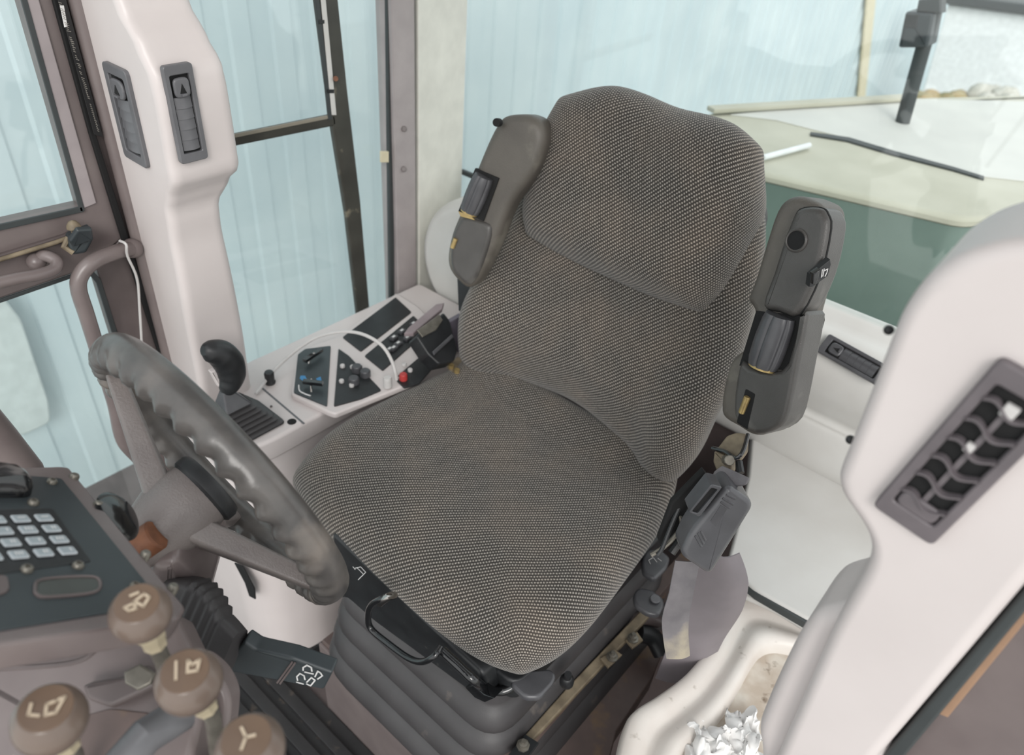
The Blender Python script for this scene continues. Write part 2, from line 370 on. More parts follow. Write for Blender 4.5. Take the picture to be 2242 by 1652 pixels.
obj('pull_bar', tube([P(-300, 700, x=.60), P(0, 618, x=.60), P(80, 602, x=.60), P(118, 590, x=.605), P(124, 572, x=.615), P(98, 560, x=.63), P(80, 572, x=.64)], .0095, 14, 6), BROWN, gr)
obj('weld', ball(P(80, 573, x=.637), .014), BROWN, gr)

# post: flange with black gap, round tube
po = thing('trim_1', P(300, 560, x=.64), None, None, kind='structure')
a0, a1 = P(155, -60, x=.645), P(402, 905, x=.645)
def lerp(a, b, t): return a+(b-a)*t
ptx, pty = .636, .232
obj('round_post', cyl((ptx, pty+.004, -.17), (ptx+.006, pty+.010, 1.82), .0145, 24), BROWN, po)
obj('flange', slabpx(FX(.652), [(90, -100), (150, -100), (400, 850), (500, 1300), (470, 1300), (370, 850), (270, 520), (205, 300)], .02, .002), BROWND, po)
obj('dark_gap_strip', slabpx(FX(.640), [(100, -60), (118, -60), (212, 297), (282, 520), (380, 842), (370, 842), (262, 505), (196, 290)], .008, .002), DARK, po)  # near-black strip imitates the shaded gap between stile and post
dc = obj('warning_decal', slabpx(FX(.633), [(116, -40), (144, -5), (226, 300), (206, 294)], .0015, .0005), DECAL, None, label='narrow black warning sticker with tiny white print on the brown post', cat='sticker')
random.seed(3)
fd = FX(.6325)
g = G()
for i in range(64):
    t = i/64; cx = 116+(214-128)*t+ (0); 
    yy = 5+285*t; xc0 = 120+ (208-120)*t+ 4; xc1 = 140+(222-140)*t
    if 14 < i < 17 or random.random() < .12: continue
    k0 = random.uniform(0, .25); k1 = random.uniform(.55, 1)
    xa = lerp(V3((xc0+3, yy, 0)), V3((xc1-3, yy, 0)), k0); xb = lerp(V3((xc0+3, yy, 0)), V3((xc1-3, yy, 0)), k1)
    g += lines2(fd, [fd.pl([(xa.x, xa.y), (xb.x, xb.y+2)])], .0009, .0004)
obj('print_lines', g, mat('grey_print', s2l('8f8b84'), .6), dc, wn=False)
g = slab(fd, fd.pl([(131, 12), (140, 12), (148, 58), (141, 60)]), .0006, .0002); 
obj('print_block', g, INKW, dc, label='white block at the top')
# grab handle
gh = obj('grab_handle', tube([P(292, 543, x=.628), P(250, 553, x=.61), P(205, 572, x=.60), P(178, 600, x=.60), P(172, 632, x=.60), P(190, 690, x=.602), P(215, 770, x=.605), P(250, 880, x=.61), P(268, 960, x=.62), P(300, 1000, x=.645)], .0125, 18, 6), BROWN, None, label='curved brown tubular grab handle welded to the post above the steering wheel', cat='handle')
obj('weld_ring', ball(P(290, 543, x=.63), .017), BROWN, gh)
obj('thin_wire', tube([P(262, 527, x=.61), P(276, 535, x=.595), P(279, 560, x=.60), P(300, 610, x=.61), P(306, 680, x=.615), P(312, 780, x=.62), P(318, 850, x=.62)], .0022, 8, 5), WIRE, None, label='thin white wire looped over the grab handle and hanging down', cat='wire')

# ---------------------------------------------------------------- vents
def vent(parent, fr, L, Wd, style, frm=VENT, vane=VENT, nv=6, label=None):
    """fr: origin at centre, u = width, v = length, n = outward"""
    po_ = rrect(-Wd/2, -L/2, Wd/2, L/2, Wd*.12); iw, il = Wd*.66, L*.80
    pi_ = rrect(-iw/2, -il/2, iw/2, il/2, Wd*.06)
    v = obj('air_vent', ringslab(fr.off(c=.006), po_, pi_, .008, .007, .0012), frm, parent, label=label)
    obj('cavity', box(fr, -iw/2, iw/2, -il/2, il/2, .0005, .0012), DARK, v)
    if style == 'drum':
        # closed louvre drums: overlapping curved plates with a finger tab
        n = 5; x0 = il*.46; top = il/2; hh = il*.22
        g = slab(fr.off(c=.0085), rrect(-iw*.42, top-hh-il*.06, iw*.42, top-il*.03, iw*.3), .006, .003); obj('flap', g, vane, v)
        tri = [(0, top-il*.10), (-iw*.17, top-hh), (iw*.17, top-hh)]
        obj('flap_notch', slab(fr.off(c=.0092), tri, .001, .0003), DARK, v)
        obj('finger_tab', box(fr, -iw*.13, iw*.13, top-hh-il*.035, top-hh, .007, .0125, .001), vane, v)
        for i in range(n):
            b1 = top-hh-il*.06-i*(il*.68)/n; b0 = b1-(il*.68)/n*1.02
            R = []
            for s in range(9):
                a = -iw*.44+iw*.88*s/8; hgt = math.cos(s/8*math.pi-math.pi/2)
                R.append([fr.w(a, b0, .003+.0035*hgt), fr.w(a, b1, .0015+.0035*hgt), fr.w(a, b1, .001), fr.w(a, b0, .001)])
            obj('louver', rings(R), vane, v)
    else:
        for i in range(nv):
            b = il/2-(i+.7)*il/(nv+.4)
            pts = []
            for s in range(15):
                q = s/14; pts.append(fr.w(-iw/2+iw*q, b+.0035*math.sin(q*math.pi*2.2+.3), .001+.004))
            R = []
            for p in pts: R.append([p+fr.v*.0009+fr.n*.003, p-fr.v*.0009+fr.n*.003, p-fr.v*.0009-fr.n*.003, p+fr.v*.0009-fr.n*.003])
            obj('louver', rings(R), vane, v)
        obj('centre_link', box(fr, -iw*.06, iw*.06, -il*.4, il*.4, .0012, .0035), vane, v)
        obj('pale_clip', box(fr, -iw*.12, iw*.16, il*.36, il*.44, .002, .0065, .001), WIRE, v)
        obj('pale_clip', box(fr, -iw*.16, iw*.02, il*.06, il*.12, .002, .0065, .001), WIRE, v)
        obj('lower_flap', slab(fr.off(c=.0062), rrect(-iw*.46, -il*.5, iw*.46, -il*.38, iw*.2), .004, .002), vane, v)
    return v

# vented pillar on the right side (far one): lofted hollow cover
def pillar_ring(z, xi, yf, yb, xo, r=.02, tw=.0):
    pl = [(xo, yf), (xo, yb), (xi+.03, yb-.004), (xi+tw, yb+.006), (xi+tw*.2, yf)]
    q = rpoly(pl, [.004, .006, .02, r, r*.75], 5)
    return [V3((x, y, z)) for x, y in q]
pv = thing('vent_pillar', (.57, .19, -.1), 'tall light mauve plastic pillar cover with two closed air vents, beside the side window', 'pillar cover')
def xi_of(z):
    K = [(-.2, .52), (.3, .505), (.45, .53), (.6, .52), (.8, .508), (.875, .50), (.905, .485), (.935, .462), (1.06, .455), (1.085, .458), (1.12, .478), (1.16, .51), (1.22, .54), (1.5, .56)]
    for (a, b), (c, d) in zip(K, K[1:]):
        if z <= c:
            t = (z-a)/(c-a); t = t*t*(3-2*t); return b+(d-b)*t
    return K[-1][1]
def yb_of(z):
    K = [(-.2, .13), (.45, .135), (.6, .137), (.86, .150), (.9, .135), (.93, .125), (1.09, .13), (1.13, .135), (1.5, .16)]
    for (a, b), (c, d) in zip(K, K[1:]):
        if z <= c:
            t = (z-a)/(c-a); t = t*t*(3-2*t); return b+(d-b)*t
    return K[-1][1]
zs = [.35+.0125*i for i in range(118)]
obj('pillar_shell', rings([pillar_ring(z, xi_of(z), .243, yb_of(z), .628, .022) for z in zs]), LIGHT, pv, ang=60)
# left vent on the forward face, right vent on the inner face
def fr_quad(q):                     # frame from four corners TL TR BR BL (world)
    tl, tr, br, bl = q; c = (tl+tr+br+bl)/4
    return Fr(c, (tr+br)-(tl+bl), (tl+tr)-(bl+br)), ((tl+tr)-(bl+br)).length/2, ((tr+br)-(tl+bl)).length/2
f = Fr(P(281, 253, y=.2435), -X, Z); L_, W_ = .142, .069
vent(pv, f, L_, W_, 'drum', label='left closed vent')
f = Fr(P(404, 249, x=.4545), -Y, Z); L_, W_ = .136, .043
vent(pv, f, L_, W_, 'drum', label='right closed vent')

# side window
w1 = thing('window_1', (.65, -.1, .46), None, None, kind='structure')
FW = FX(.66)
obj('pane', slabpx(FX(.685), [(300, -200), (860, -200), (862, 640), (520, 900), (430, 860)], .004, .001), GLASS, w1)
obj('lower_bar', slabpx(FW, [(380, 322), (735, 250), (738, 275), (380, 348)], .012, .004), FRAMEK, w1, label='dark horizontal bar')
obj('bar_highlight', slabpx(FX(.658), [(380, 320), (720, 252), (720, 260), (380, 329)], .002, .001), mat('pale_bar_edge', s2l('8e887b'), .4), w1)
obj('slanted_post', slabpx(FW, [(605, -700), (668, -700), (735, -60), (762, 200), (790, 440), (812, 700), (786, 700), (760, 470), (728, 270), (686, -60)], .015, .004), FRAMEK, w1, label='dark slanted post')
obj('post_gasket', slabpx(FX(.657), [(684, -60), (694, -60), (728, 262), (719, 262)], .003, .001), SEAL, w1)
obj('white_channel', slabpx(FX(.656), [(697, -60), (708, -60), (737, 252), (727, 252)], .002, .0008), LIGHT2, w1, label='pale channel')
for q in ((703, 48), (724, 200)): obj('clip', slabpx(FX(.654), [(q[0]-6, q[1]-4), (q[0]+8, q[1]-4), (q[0]+8, q[1]+4), (q[0]-5, q[1]+4)], .003, .001), BLACK, w1)
obj('rear_gasket', slabpx(FW, [(848, -60), (862, -60), (864, 660), (855, 660)], .01, .002), SEAL, w1)
obj('catch', slabpx(FX(.658), [(836, 332), (852, 332), (852, 356), (836, 356)], .008, .002), CREAM, w1, label='small cream catch')
for q in ((735, 172),): obj('bolt', cyl(P(*q, x=.659), P(*q, x=.65), .005), RUST, w1)
# rear right pillar
z0, z1 = .25, 1.82
def vprism(pl, z0, z1, rd=.004):
    q = rpoly(pl, rd, 4); return rings([[V3((x, y, z0)) for x, y in q], [V3((x, y, z1)) for x, y in q]])
pa = lambda px, **k: P(px, 300, **k)
t2 = thing('trim_2', (.65, -.38, .4), None, None, kind='structure')
ya, yb = pa(864, x=.65).y, pa(910, x=.645).y
obj('pillar_channel', vprism([(.65, ya), (.645, yb), (.70, yb-.01), (.70, ya)], z0, z1, .003), mat('mauve_grey_paint', s2l('a9a1a1'), .4), t2)
for q in ((885, 282), (884, 370)): obj('screw', cyl(P(*q, x=.652), P(*q, x=.643), .006, 12, .001), BROWND, t2)
q0 = P(916, 300, x=.64); q1 = P(1015, 300, y=-.60)
t3 = obj('trim_3', vprism([(q0.x, q0.y), (q1.x, q1.y), (q1.x+.06, q1.y-.02), (.70, q0.y-.02)], z0, z1, .006), mat('cream_grey_trim', s2l('e2e1d8'), .45), None, kind='structure')
# rear window glass
w2 = thing('window_2', (0, -.63, .68), None, None, kind='structure')
obj('pane', box(FY(-.63), -.70, .75, .60, 1.7, -.004, 0), GLASS, w2)
obj('gasket', box(FY(-.625), -.70, .75, .655, .668, -.006, .004, .002), SEAL, w2)

# rear sill: profile in y-z extruded along x
prof = [(-.66, .676), (-.60, .676), (-.575, .668), (-.560, .652), (-.548, .622), (-.548, .59), (-.560, .55), (-.585, .505), (-.60, .482), (-.598, .468), (-.585, .46), (-.582, .40), (-.60, .34), (-.66, .34)]
pp = spl2(prof, 5)
t4 = thing('trim_4', (0, -.6, .4), None, None, kind='structure')
obj('sill_body', rings([[V3((x, y, z)) for y, z in pp] for x in (-.75, .62)]), LIGHT2, t4, ang=50)
# vent in the sill
qs = [P(1815, 741, y=-.575), P(1960, 792, y=-.575), P(1935, 828, y=-.550), P(1787, 775, y=-.550)]
cc = sum(qs, V3((0, 0, 0)))/4
f = Fr(cc+V3((0, .016, .004)), (qs[0]+qs[1]-qs[2]-qs[3]), (qs[0]+qs[3]-qs[1]-qs[2]))
vent(t4, f, ((qs[0]+qs[3])-(qs[1]+qs[2])).length/2, .040, 'drum', KNOBG, KNOBG, label='black vent in the rear sill')
# parcel deck behind/left of the seat
dk = thing('rear_deck', (-.4, -.45, .34), 'flat pale grey deck panel left behind the seat, scuffed', 'panel')
fz = FZ(.35)
obj('deck_top', slabpx(fz, [(1648, 940), (1720, 925), (1860, 985), (2050, 1100), (1960, 1370), (1775, 1357), (1655, 1290), (1592, 1235), (1615, 1150), (1640, 1040)], .03, .006, .01), LIGHT2, dk)
obj('deck_edge', slabpx(FZ(.345), [(1605, 1246), (1660, 1292), (1775, 1359), (1773, 1365), (1657, 1298), (1602, 1252)], .02, .004), SEAL, dk)
obj('bolt', cyl(P(1808, 1338, z=.352), P(1808, 1338, z=.352)+Z*.006, .007, 12, .002), GLOSSB, dk)
# round housing behind the seat
hs = obj('rear_housing', lathe((.452, -.62, .552), (0, 1, 0), [(.165, 0), (.165, .19), (.162, .205), (.153, .217), (.14, .222), (0, .224)], 48), LIGHT2, None, label='pale rounded housing behind the seat, next to the rear corner pillar', cat='housing')

# ================================================================== CONSOLE
cz = .46
cs = thing('side_console', (.5, 0, -.1), 'light mauve side console with switch panels running beside the seat below the side window', 'console')
f = FZ(cz)
top = [(.615, .24), (.612, -.02), (.612, -.393), (.40, -.393), (.375, -.30), (.372, -.06), (.374, .20), (.385, .262), (.41, .285), (.56, .287)]
obj('console_top', slab(f, rpoly(top, .015), .05, .008), LIGHT, cs)
low = [(.615, .25), (.615, -.39), (.42, -.39), (.385, -.2), (.385, .18), (.40, .25), (.43, .275), (.55, .285)]
def ringz(pl, z, dx=0): return [V3((x+dx, y, z)) for x, y in rpoly(pl, .03, 6)]
low2 = [(.615, .27), (.615, -.39), (.36, -.39), (.325, -.2), (.322, .20), (.345, .27), (.40, .30), (.55, .305)]
obj('console_body', rings([ringz(low2, -.135), ringz(low2, .10), ringz([(x+.02 if x < .5 else x, y) for x, y in low2], .25), ringz(low, .40), ringz(low, .42)]), LIGHT, cs, ang=60)
obj('kick_strip', rings([ringz([(x-.006 if x < .5 else x, y+.006 if y > 0 else y) for x, y in low2], -.17), ringz([(x-.006 if x < .5 else x, y+.006 if y > 0 else y) for x, y in low2], -.13)]), BLACK, cs)
obj('dark_slot', slabpx(FY(.305), [(512, 1232), (530, 1240), (556, 1290), (558, 1312), (545, 1305), (535, 1275)], .004, .002), DARK, cs)
# seam + holes
obj('seam', slabpx(FZ(cz+.0005), [(576, 848), (668, 926), (664, 928), (572, 850)], .001, .0003), VENT, cs)
obj('hole_plug', lathe(P(639, 923, z=cz), Z, [(.0085, -.001), (.0085, .001), (.006, .002), (0, .001)], 20), DARK, cs)
obj('screw', cyl(P(594, 890, z=cz), P(594, 890, z=cz)+Z*.002, .0025, 10), BROWND, cs)
kn = obj('sill_knob', lathe(P(592, 838, z=.46), Z, [(.010, 0), (.011, .004), (.009, .008), (.010, .024), (.008, .028), (0, .029)], 16), BLACK, None, label='small black knob on the sill edge near the shift lever', cat='knob')
# raised switch fascia
zc = cz+.012
ff = FZ(zc)
obj('fascia', slabpx(ff, [(636, 862), (655, 765), (740, 735), (868, 640), (918, 672), (985, 745), (900, 838), (735, 905), (722, 902)], .014, .004, .01), LIGHT, cs)
def panel(name, pts, m, rd=.004, dz=.003, label=None): return obj(name, slabpx(FZ(zc+dz), pts, .004, .001, rd), m, cs, label=label)
hv = panel('heater_panel', [(643, 858), (652, 775), (668, 763), (724, 756), (716, 888)], PANELB, .004, label='grey heater control panel')
sw = panel('round_switch_panel', [(741, 762), (764, 778), (835, 853), (790, 872), (731, 888)], BLACK, label='black panel of round switches')
panel('dark_cover', [(866, 650), (901, 682), (790, 768), (750, 737)], BLACK, label='blank dark cover')
p2 = panel('rocker_panel', [(905, 690), (938, 722), (838, 810), (798, 778)], BLACK, label='black panel of rocker switches')
p3 = panel('start_panel', [(935, 770), (960, 790), (918, 838), (885, 848), (868, 832)], BLACK, label='black panel with red button')
panel('lower_dark_panel', [(870, 822), (960, 745), (985, 770), (905, 835)], BLACK, .004, .0025)
def kn2(px, py, r, h, m, par, name='switch', dz=.003):
    p = P(px, py, z=zc+dz); return obj(name, lathe(p, Z, [(r, 0), (r, h*.8), (r*.8, h), (0, h)], 16), m, par)
for px, py in ((782, 812), (775, 838), (800, 822)): kn2(px, py, .011, .014, KNOBG, sw, 'rotary_switch')
for px, py in ((750, 803), (772, 805), (770, 845), (748, 836)): kn2(px, py, .005, .006, WIRE, sw, 'indicator')
kn2(883, 830, .0085, .014, RED, p3, 'red_button').__setitem__('label', 'red push button')
for px, py in ((885, 800), (898, 812)): kn2(px, py, .005, .006, WIRE, p3, 'indicator')
kn2(849, 845, .009, .022, WIRE, cs, 'wire_bushing')
for (px, py) in ((862, 742), (880, 728), (872, 755), (892, 743), (853, 768), (905, 712), (862, 765)):
    p = P(px, py, z=zc+.003); ffx = Fr(p, P(px+20, py-14, z=zc+.003)-p, P(px+14, py+14, z=zc+.003)-p)
    if ffx.n.z < 0: ffx = Fr(p, ffx.u, -ffx.v)
    o_ = obj('rocker_switch', box(ffx, -.009, .009, -.006, .006, 0, .007, .0015), KNOBG, p2); obj('rocker_mark', box(ffx, -.004, .004, -.0025, .0025, .007, .0076), INKW, o_)
# heater sliders
for a in ((668, 800, 705, 775), (665, 845, 708, 850)):
    p, q = P(a[0], a[1], z=zc+.004), P(a[2], a[3], z=zc+.004)
    o_ = obj('slider_knob', bar(p+Z*.012, q+Z*.012, .009, .007), GLOSSB, hv)
obj('chrome_stem', tube([P(682, 862, z=zc), P(681, 840, z=zc+.01), P(682, 828, z=zc+.02)], .002, 8), CHROME, hv)
obj('chrome_stem', tube([P(676, 798, z=zc), P(678, 785, z=zc+.012), P(688, 772, z=zc+.02)], .002, 8), CHROME, hv)
obj('blue_mark', slabpx(FZ(zc+.0036), [(658, 822), (668, 822), (672, 830), (664, 834), (656, 828)], .0004, .0001), BLUEM, hv)
obj('blue_mark', slabpx(FZ(zc+.0036), [(692, 828), (702, 824), (704, 832), (696, 836)], .0004, .0001), BLUEM, hv)
obj('white_arc', tube([P(654, 843, z=zc+.004), P(656, 855, z=zc+.004), P(668, 862, z=zc+.004), P(680, 866, z=zc+.004)], .0015, 6, 4), INKW, hv)
wr = obj('arched_wire', tube([P(560, 862, z=.465), P(610, 800, z=.48), P(680, 745, z=.51), P(740, 727, z=.54), P(790, 730, z=.55), P(835, 755, z=.54), P(860, 795, z=.51), P(868, 832, z=.478)], .0035, 8, 6), WIRE, None, label='pale grey wire arching over the console switch panels', cat='wire')

# shift lever with boot
sl = thing('shift_lever', P(545, 935, z=cz), 'black shift lever with pistol knob rising from a pleated rubber boot', 'lever')
b4 = [P(462, 935, z=cz), P(536, 880, z=cz), P(616, 930, z=cz), P(525, 985, z=cz)]
cb = sum(b4, V3((0, 0, 0)))/4
fb = Fr(cb, b4[2]-b4[1], b4[1]-b4[3]); 
if fb.n.z < 0: fb = Fr(cb, fb.u, -fb.v)
hx, hy = .058, .047
fb = Fr(cb, (0, -1, 0), (1, 0, 0)); 
obj('boot_base', slab(fb.off(c=.006), rrect(-hx, -hy, hx, hy, .008), .0055, .0025), BLACK, sl)
lp = P(505, 893, z=.505)               # where boot top is
R = []; n = 6
top_c = P(512, 895, x=.455)
for i in range(n*4+1):
    t = i/(n*4); wv = .004*math.cos(i/4*2*math.pi)
    h = .006+t*.045; c = cb*(1-t)+V3((top_c.x, top_c.y, 0))*t; sx_ = hx*(1-t)*.92+.024*t+wv; sy_ = hy*(1-t)*.92+.02*t+wv
    f2 = Fr((c.x, c.y, cz+h), (0, -1, 0), (1, 0, 0)); R.append([f2.w(x, y) for x, y in rrect(-sx_, -sy_, sx_, sy_, .01)])
obj('pleated_boot', rings(R), RUB, sl, ang=70)
e = V3((top_c.x, top_c.y, cz+.05))
kb = P(492, 850, x=.455)
R = []
for t in (0, .2, 1): 
    c = e.lerp(kb, t); s_2 = .026*(1-t)+.007*t; f2 = Fr(c, (0, -1, 0), (1, 0, 0)); R.append([f2.w(x, y) for x, y in rrect(-s_2, -s_2*.85, s_2, s_2*.85, .004)])
obj('boot_collar', rings(R), KNOBG, sl, ang=30)
kp = [P(494, 860, x=.455), P(500, 845, x=.455), P(506, 820, x=.455), P(500, 793, x=.455), P(482, 774, x=.455), P(458, 768, x=.455), P(444, 768, x=.455)]
rad = [.010, .019, .025, .027, .025, .019, .008]
pts = spl(kp, 6, False)
def rk(t):
    x = t*6; i = min(int(x), 5); u = x-i; return rad[i]*(1-u)+rad[i+1]*u
obj('lever_knob', tube(pts, rk, 20), BLACK, sl, label='glossy black pistol-shaped knob')
obj('knob_trigger', slabpx(Fr(P(470, 830, x=.455), (0, -1, 0), Z), [(462, 815), (478, 806), (485, 820), (492, 845), (480, 848)], .012, .003, .002), LIGHT, sl, label='pale trigger plate')

# black control box on bracket
cbx = thing('control_box', P(950, 740, z=.5), 'black hand controller box with silver strips on a bracket beside the backrest', 'controller')
fcb = Fr(P(955, 730, z=.545), P(985, 690, z=.545)-P(915, 745, z=.545), P(985, 690, z=.545)-P(1003, 770, z=.50))
if fcb.n.z < 0: fcb = Fr(fcb.o, fcb.u, -fcb.v)
obj('box_body', slabpx(fcb, [(912, 735), (972, 683), (985, 700), (1003, 765), (995, 790), (962, 797), (938, 775)], .035, .004, .005), BLACK, cbx)
obj('silver_strip', slabpx(fcb.off(c=.003), [(914, 722), (962, 688), (970, 700), (955, 722), (926, 737)], .004, .001), STEEL, cbx, label='silver grip strip')
obj('rocker_bar', slabpx(fcb.off(c=.006), [(948, 768), (990, 730), (994, 737), (952, 776)], .006, .002), KNOBG, cbx)
obj('bracket_arm', slabpx(FZ(.54), [(885, 728), (895, 715), (955, 665), (972, 662), (968, 675), (905, 728)], .01, .002), mat('mauve_bracket', s2l('8d8083'), .45), cbx)
obj('side_bracket', slabpx(FX(.352), [(985, 705), (1012, 690), (1035, 720), (1035, 780), (1003, 770)], .012, .002), mat('dark_mauve_bracket', s2l('6d6873'), .5), cbx)
obj('tan_bracket', slabpx(FZ(.474), [(978, 800), (1000, 780), (1040, 782), (1046, 800), (1030, 822), (1000, 824)], .008, .003), TAN, cbx, label='tan bolted bracket')
for q in ((988, 805), (1000, 815), (1030, 800)): obj('bolt', cyl(P(*q, z=.475), P(*q, z=.475)+Z*.008, .006, 8), BRASS, cbx)

# ================================================================== SEAT
st = thing('operator_seat', (.035, 0, -.1), 'dark grey fleck fabric operator seat with folded-up armrests', 'seat')
def sst(x, a, b):
    t = max(0, min(1, (x-a)/(b-a))); return t*t*(3-2*t)
def pillow(name, fr, cx, cy, hh, hwf, front, depth, roll=.05, nexp=4.5, N=56, tuck=.02, bow=None, ntop=None, parent=None):
    Lx = None; V = []; F = []; UV = []
    arc = math.pi/2*roll; side = depth-roll; 
    for j in range(N+1):
        for i in range(N+1):
            s = -1+2*i/N; t = -1+2*j/N
            rho = max(abs(s), abs(t))
            if rho < 1e-6: q = (0, 0)
            else:
                s1, t1 = s/rho, t/rho; ne = nexp if not ntop else (ntop if t1 > 0 else nexp); k = (abs(s1)**ne+abs(t1)**ne)**(1/ne); w_ = rho**2
                q = (s1*(1-w_)+s1/k*w_, t1*(1-w_)+t1/k*w_)
            b_ = cy+q[1]*rho*hh; hw = hwf(b_)
            R0 = min(hw, hh); tot = (R0-roll)+arc+side
            d = rho*tot; flat = R0-roll
            if d <= flat: G_, H_ = d, 0
            elif d <= flat+arc:
                a = (d-flat)/roll; G_ = flat+roll*math.sin(a); H_ = roll*(1-math.cos(a))
            else:
                e_ = d-flat-arc; G_ = R0-tuck*(e_/max(side, 1e-6))**2; H_ = roll+e_
            sc_x = (hw-(R0-G_)) if True else 0; sc_y = (hh-(R0-G_))
            if rho > 1e-6:
                # keep absolute roll distance on both axes
                fx_ = q[0]*(hw*rho if d <= flat*0 else 1)
            gx = q[0]*( (G_/R0)*R0 + (hw-R0)*min(1, rho*1.0) ); gy = q[1]*( G_ + (hh-R0)*min(1, rho) )
            a_ = cx+gx; bb = cy+gy
            if bow: a_, bb = bow(a_, bb)
            c_h = front(gx, bb, hw)-H_
            V.append(fr.w(a_, bb, c_h)); UV.append((s*(hw+arc-roll+side), t*(hh+arc-roll+side)))
    for j in range(N):
        for i in range(N):
            a = j*(N+1)+i; F.append((a, a+1, a+N+2, a+N+1))
    bd = [i for i in range(N+1)]+[j*(N+1)+N for j in range(1, N+1)]+[N*(N+1)+i for i in range(N-1, -1, -1)]+[j*(N+1) for j in range(N-1, 0, -1)]
    F.append(tuple(bd[::-1]))
    g = G(); g.add(V, F)
    return obj(name, g, FAB, parent, uv=UV, ang=180, wn=False, sub=1)
# cushion
fc = Fr((.037, 0, 0), X, Y)
def cfront(a, b, hw):
    z = .468
    z -= .035*sst(b, .08, .30)
    z += .010*sst(abs(a)/hw, .55, .95)*(1-sst(b, .0, .2))
    z -= .012*math.exp(-(a/.13)**2-((b+.05)/.13)**2)
    z += .030*sst(-b, .16, .28)
    return z
def hwc(b): return .293+.030*sst(b, -.2, .15)
pillow('seat_cushion', fc, 0, -.021, .261, hwc, cfront, .105, roll=.052, nexp=3.9, tuck=.035, parent=st)
# backrest
ta = math.radians(15)
BU = V3((0, -math.sin(ta), math.cos(ta)))
fb_ = Fr((.035, -.22, .47), -X, BU)        # u to the left of the seat so that the normal faces forward
def hwb(b):
    K = [(-.1, .27), (.0, .282), (.10, .288), (.2, .28), (.3, .262), (.42, .235), (.6, .19)]
    for (a, x), (c, y) in zip(K, K[1:]):
        if b <= c: t = max(0, (b-a)/(c-a)); return x+(y-x)*t
    return K[-1][1]
def bfront(a, b, hw):
    r = abs(a)/hw
    z = .022*math.exp(-((b-.12)/.09)**2)
    z += .045*sst(r, .45, .85)*(1-sst(b, .10, .34))-.02*sst(r, .3, 0)*0
    z -= .012*(1-sst(r, 0, .5))
    return z-.01
def bbow(a, b): return a, b+.045*max(0, 1-(a/.2)**2)*(1-sst(b, -.05, .12))
pillow('backrest', fb_, 0, .258, .278, hwb, bfront, .125, roll=.05, nexp=4.6, parent=st, bow=bbow)
def hwh(b): return .246-.01*sst(b, .34, .30)-.02*sst(b, .5, .62)
def hfront(a, b, hw):
    r = abs(a)/hw
    return .046-.016*math.exp(-(a/.07)**2)*sst(b, .36, .5)-.012*sst(b, .5, .62)+.012*sst(r, .4, .8)*(1-sst(b, .38, .5))*0-.02*(1-sst(b,.30,.36))
def hbow(a, b): return a, b-.012*math.exp(-((a-.02)/.07)**2)*sst(b, .5, .6)-.042*sst(-a, .08, .24)*sst(b, .44, .6)-.022*sst(a, .12, .24)*sst(b, .44, .6)
pillow('headrest_pad', fb_, .002, .452, .160, hwh, hfront, .15, roll=.055, nexp=3.0, ntop=2.3, tuck=.05, bow=hbow, parent=st)
obj('back_shell', slab(fb_.off(c=-.115), rpoly([(-.23, .02), (.23, .02), (.2, .5), (-.2, .5)], .05), .03, .012), BLACK, st)
# seat pan, front skirt
pan = [(-.235, -.26), (.22, -.26), (.22, .21), (-.235, .21)]
obj('seat_pan', slab(FZ(.352), rpoly(pan, .03), .05, .006), BLACK, st)
fy = FY(.240)
sk = obj('front_skirt', slabpx(fy, [(725, 1165), (1055, 1475), (1065, 1530), (1035, 1520), (735, 1300)], .035, .008, .01), BLACK, st)
fic = FY(.2412)
ic = lambda L: [fic.pl(l) for l in L]
obj('tilt_symbol', lines2(fic, ic([[(778, 1243), (790, 1240), (801, 1252), (785, 1268)], [(783, 1243), (795, 1255)], [(773, 1240), (778, 1246)]]), .0011), INKW, sk)
hb = [P(860, 1303, y=.262), P(840, 1308, y=.278), P(815, 1322, y=.285), P(806, 1345, y=.287), P(812, 1375, y=.287), P(850, 1408, y=.287), P(895, 1440, y=.287), P(925, 1448, y=.285), P(950, 1436, y=.278), P(965, 1415, y=.262)]
bh = obj('bar_handle', tube(hb, .0052, 14, 6), GLOSSB, st, label='glossy black bent bar handle')
obj('handle_clip', tube([P(832, 1320, y=.28), P(850, 1306, y=.275), P(862, 1303, y=.26)], .0065, 10, 3), CHROME, bh)
rl = [P(970, 1425, y=.262), P(1010, 1462, y=.264), P(1040, 1490, y=.262), P(1068, 1508, z=.325), P(1100, 1512, z=.325), P(1125, 1500, z=.33), P(1135, 1480, z=.335)]
obj('front_tube', tube(rl, .0075, 14, 6), GLOSSB, st)
obj('corner_tab', slabpx(FY(.25), [(1035, 1500), (1060, 1520), (1082, 1528), (1062, 1538), (1040, 1528), (1018, 1505)], .02, .002), GLOSSB, st)
gsp = G()
for i in range(5):
    q = (1048+i*13, 1462+i*7); gsp += tube([P(q[0], q[1], z=.33), P(q[0]+10, q[1]+14, z=.322)], .003, 8)
obj('height_spring', gsp, TAN, st)
def pad(pts, z, T=.014, m=KNOBG, nm='adjuster_paddle', par=st, r=.005):
    return obj(nm, slabpx(FZ(z), pts, T, r, .008), m, par)
pd = pad([(1118, 1496), (1128, 1474), (1160, 1466), (1205, 1462), (1218, 1474), (1213, 1492), (1182, 1526), (1150, 1526)], .350)
pd['label'] = 'grey adjuster paddle at the front corner'
pd2 = pad([(1405, 1225), (1415, 1202), (1445, 1200), (1468, 1218), (1462, 1240), (1434, 1268), (1408, 1252)], .345)
pd3 = pad([(1386, 1300), (1398, 1284), (1425, 1288), (1452, 1306), (1456, 1324), (1444, 1345), (1418, 1342), (1390, 1322)], .32)
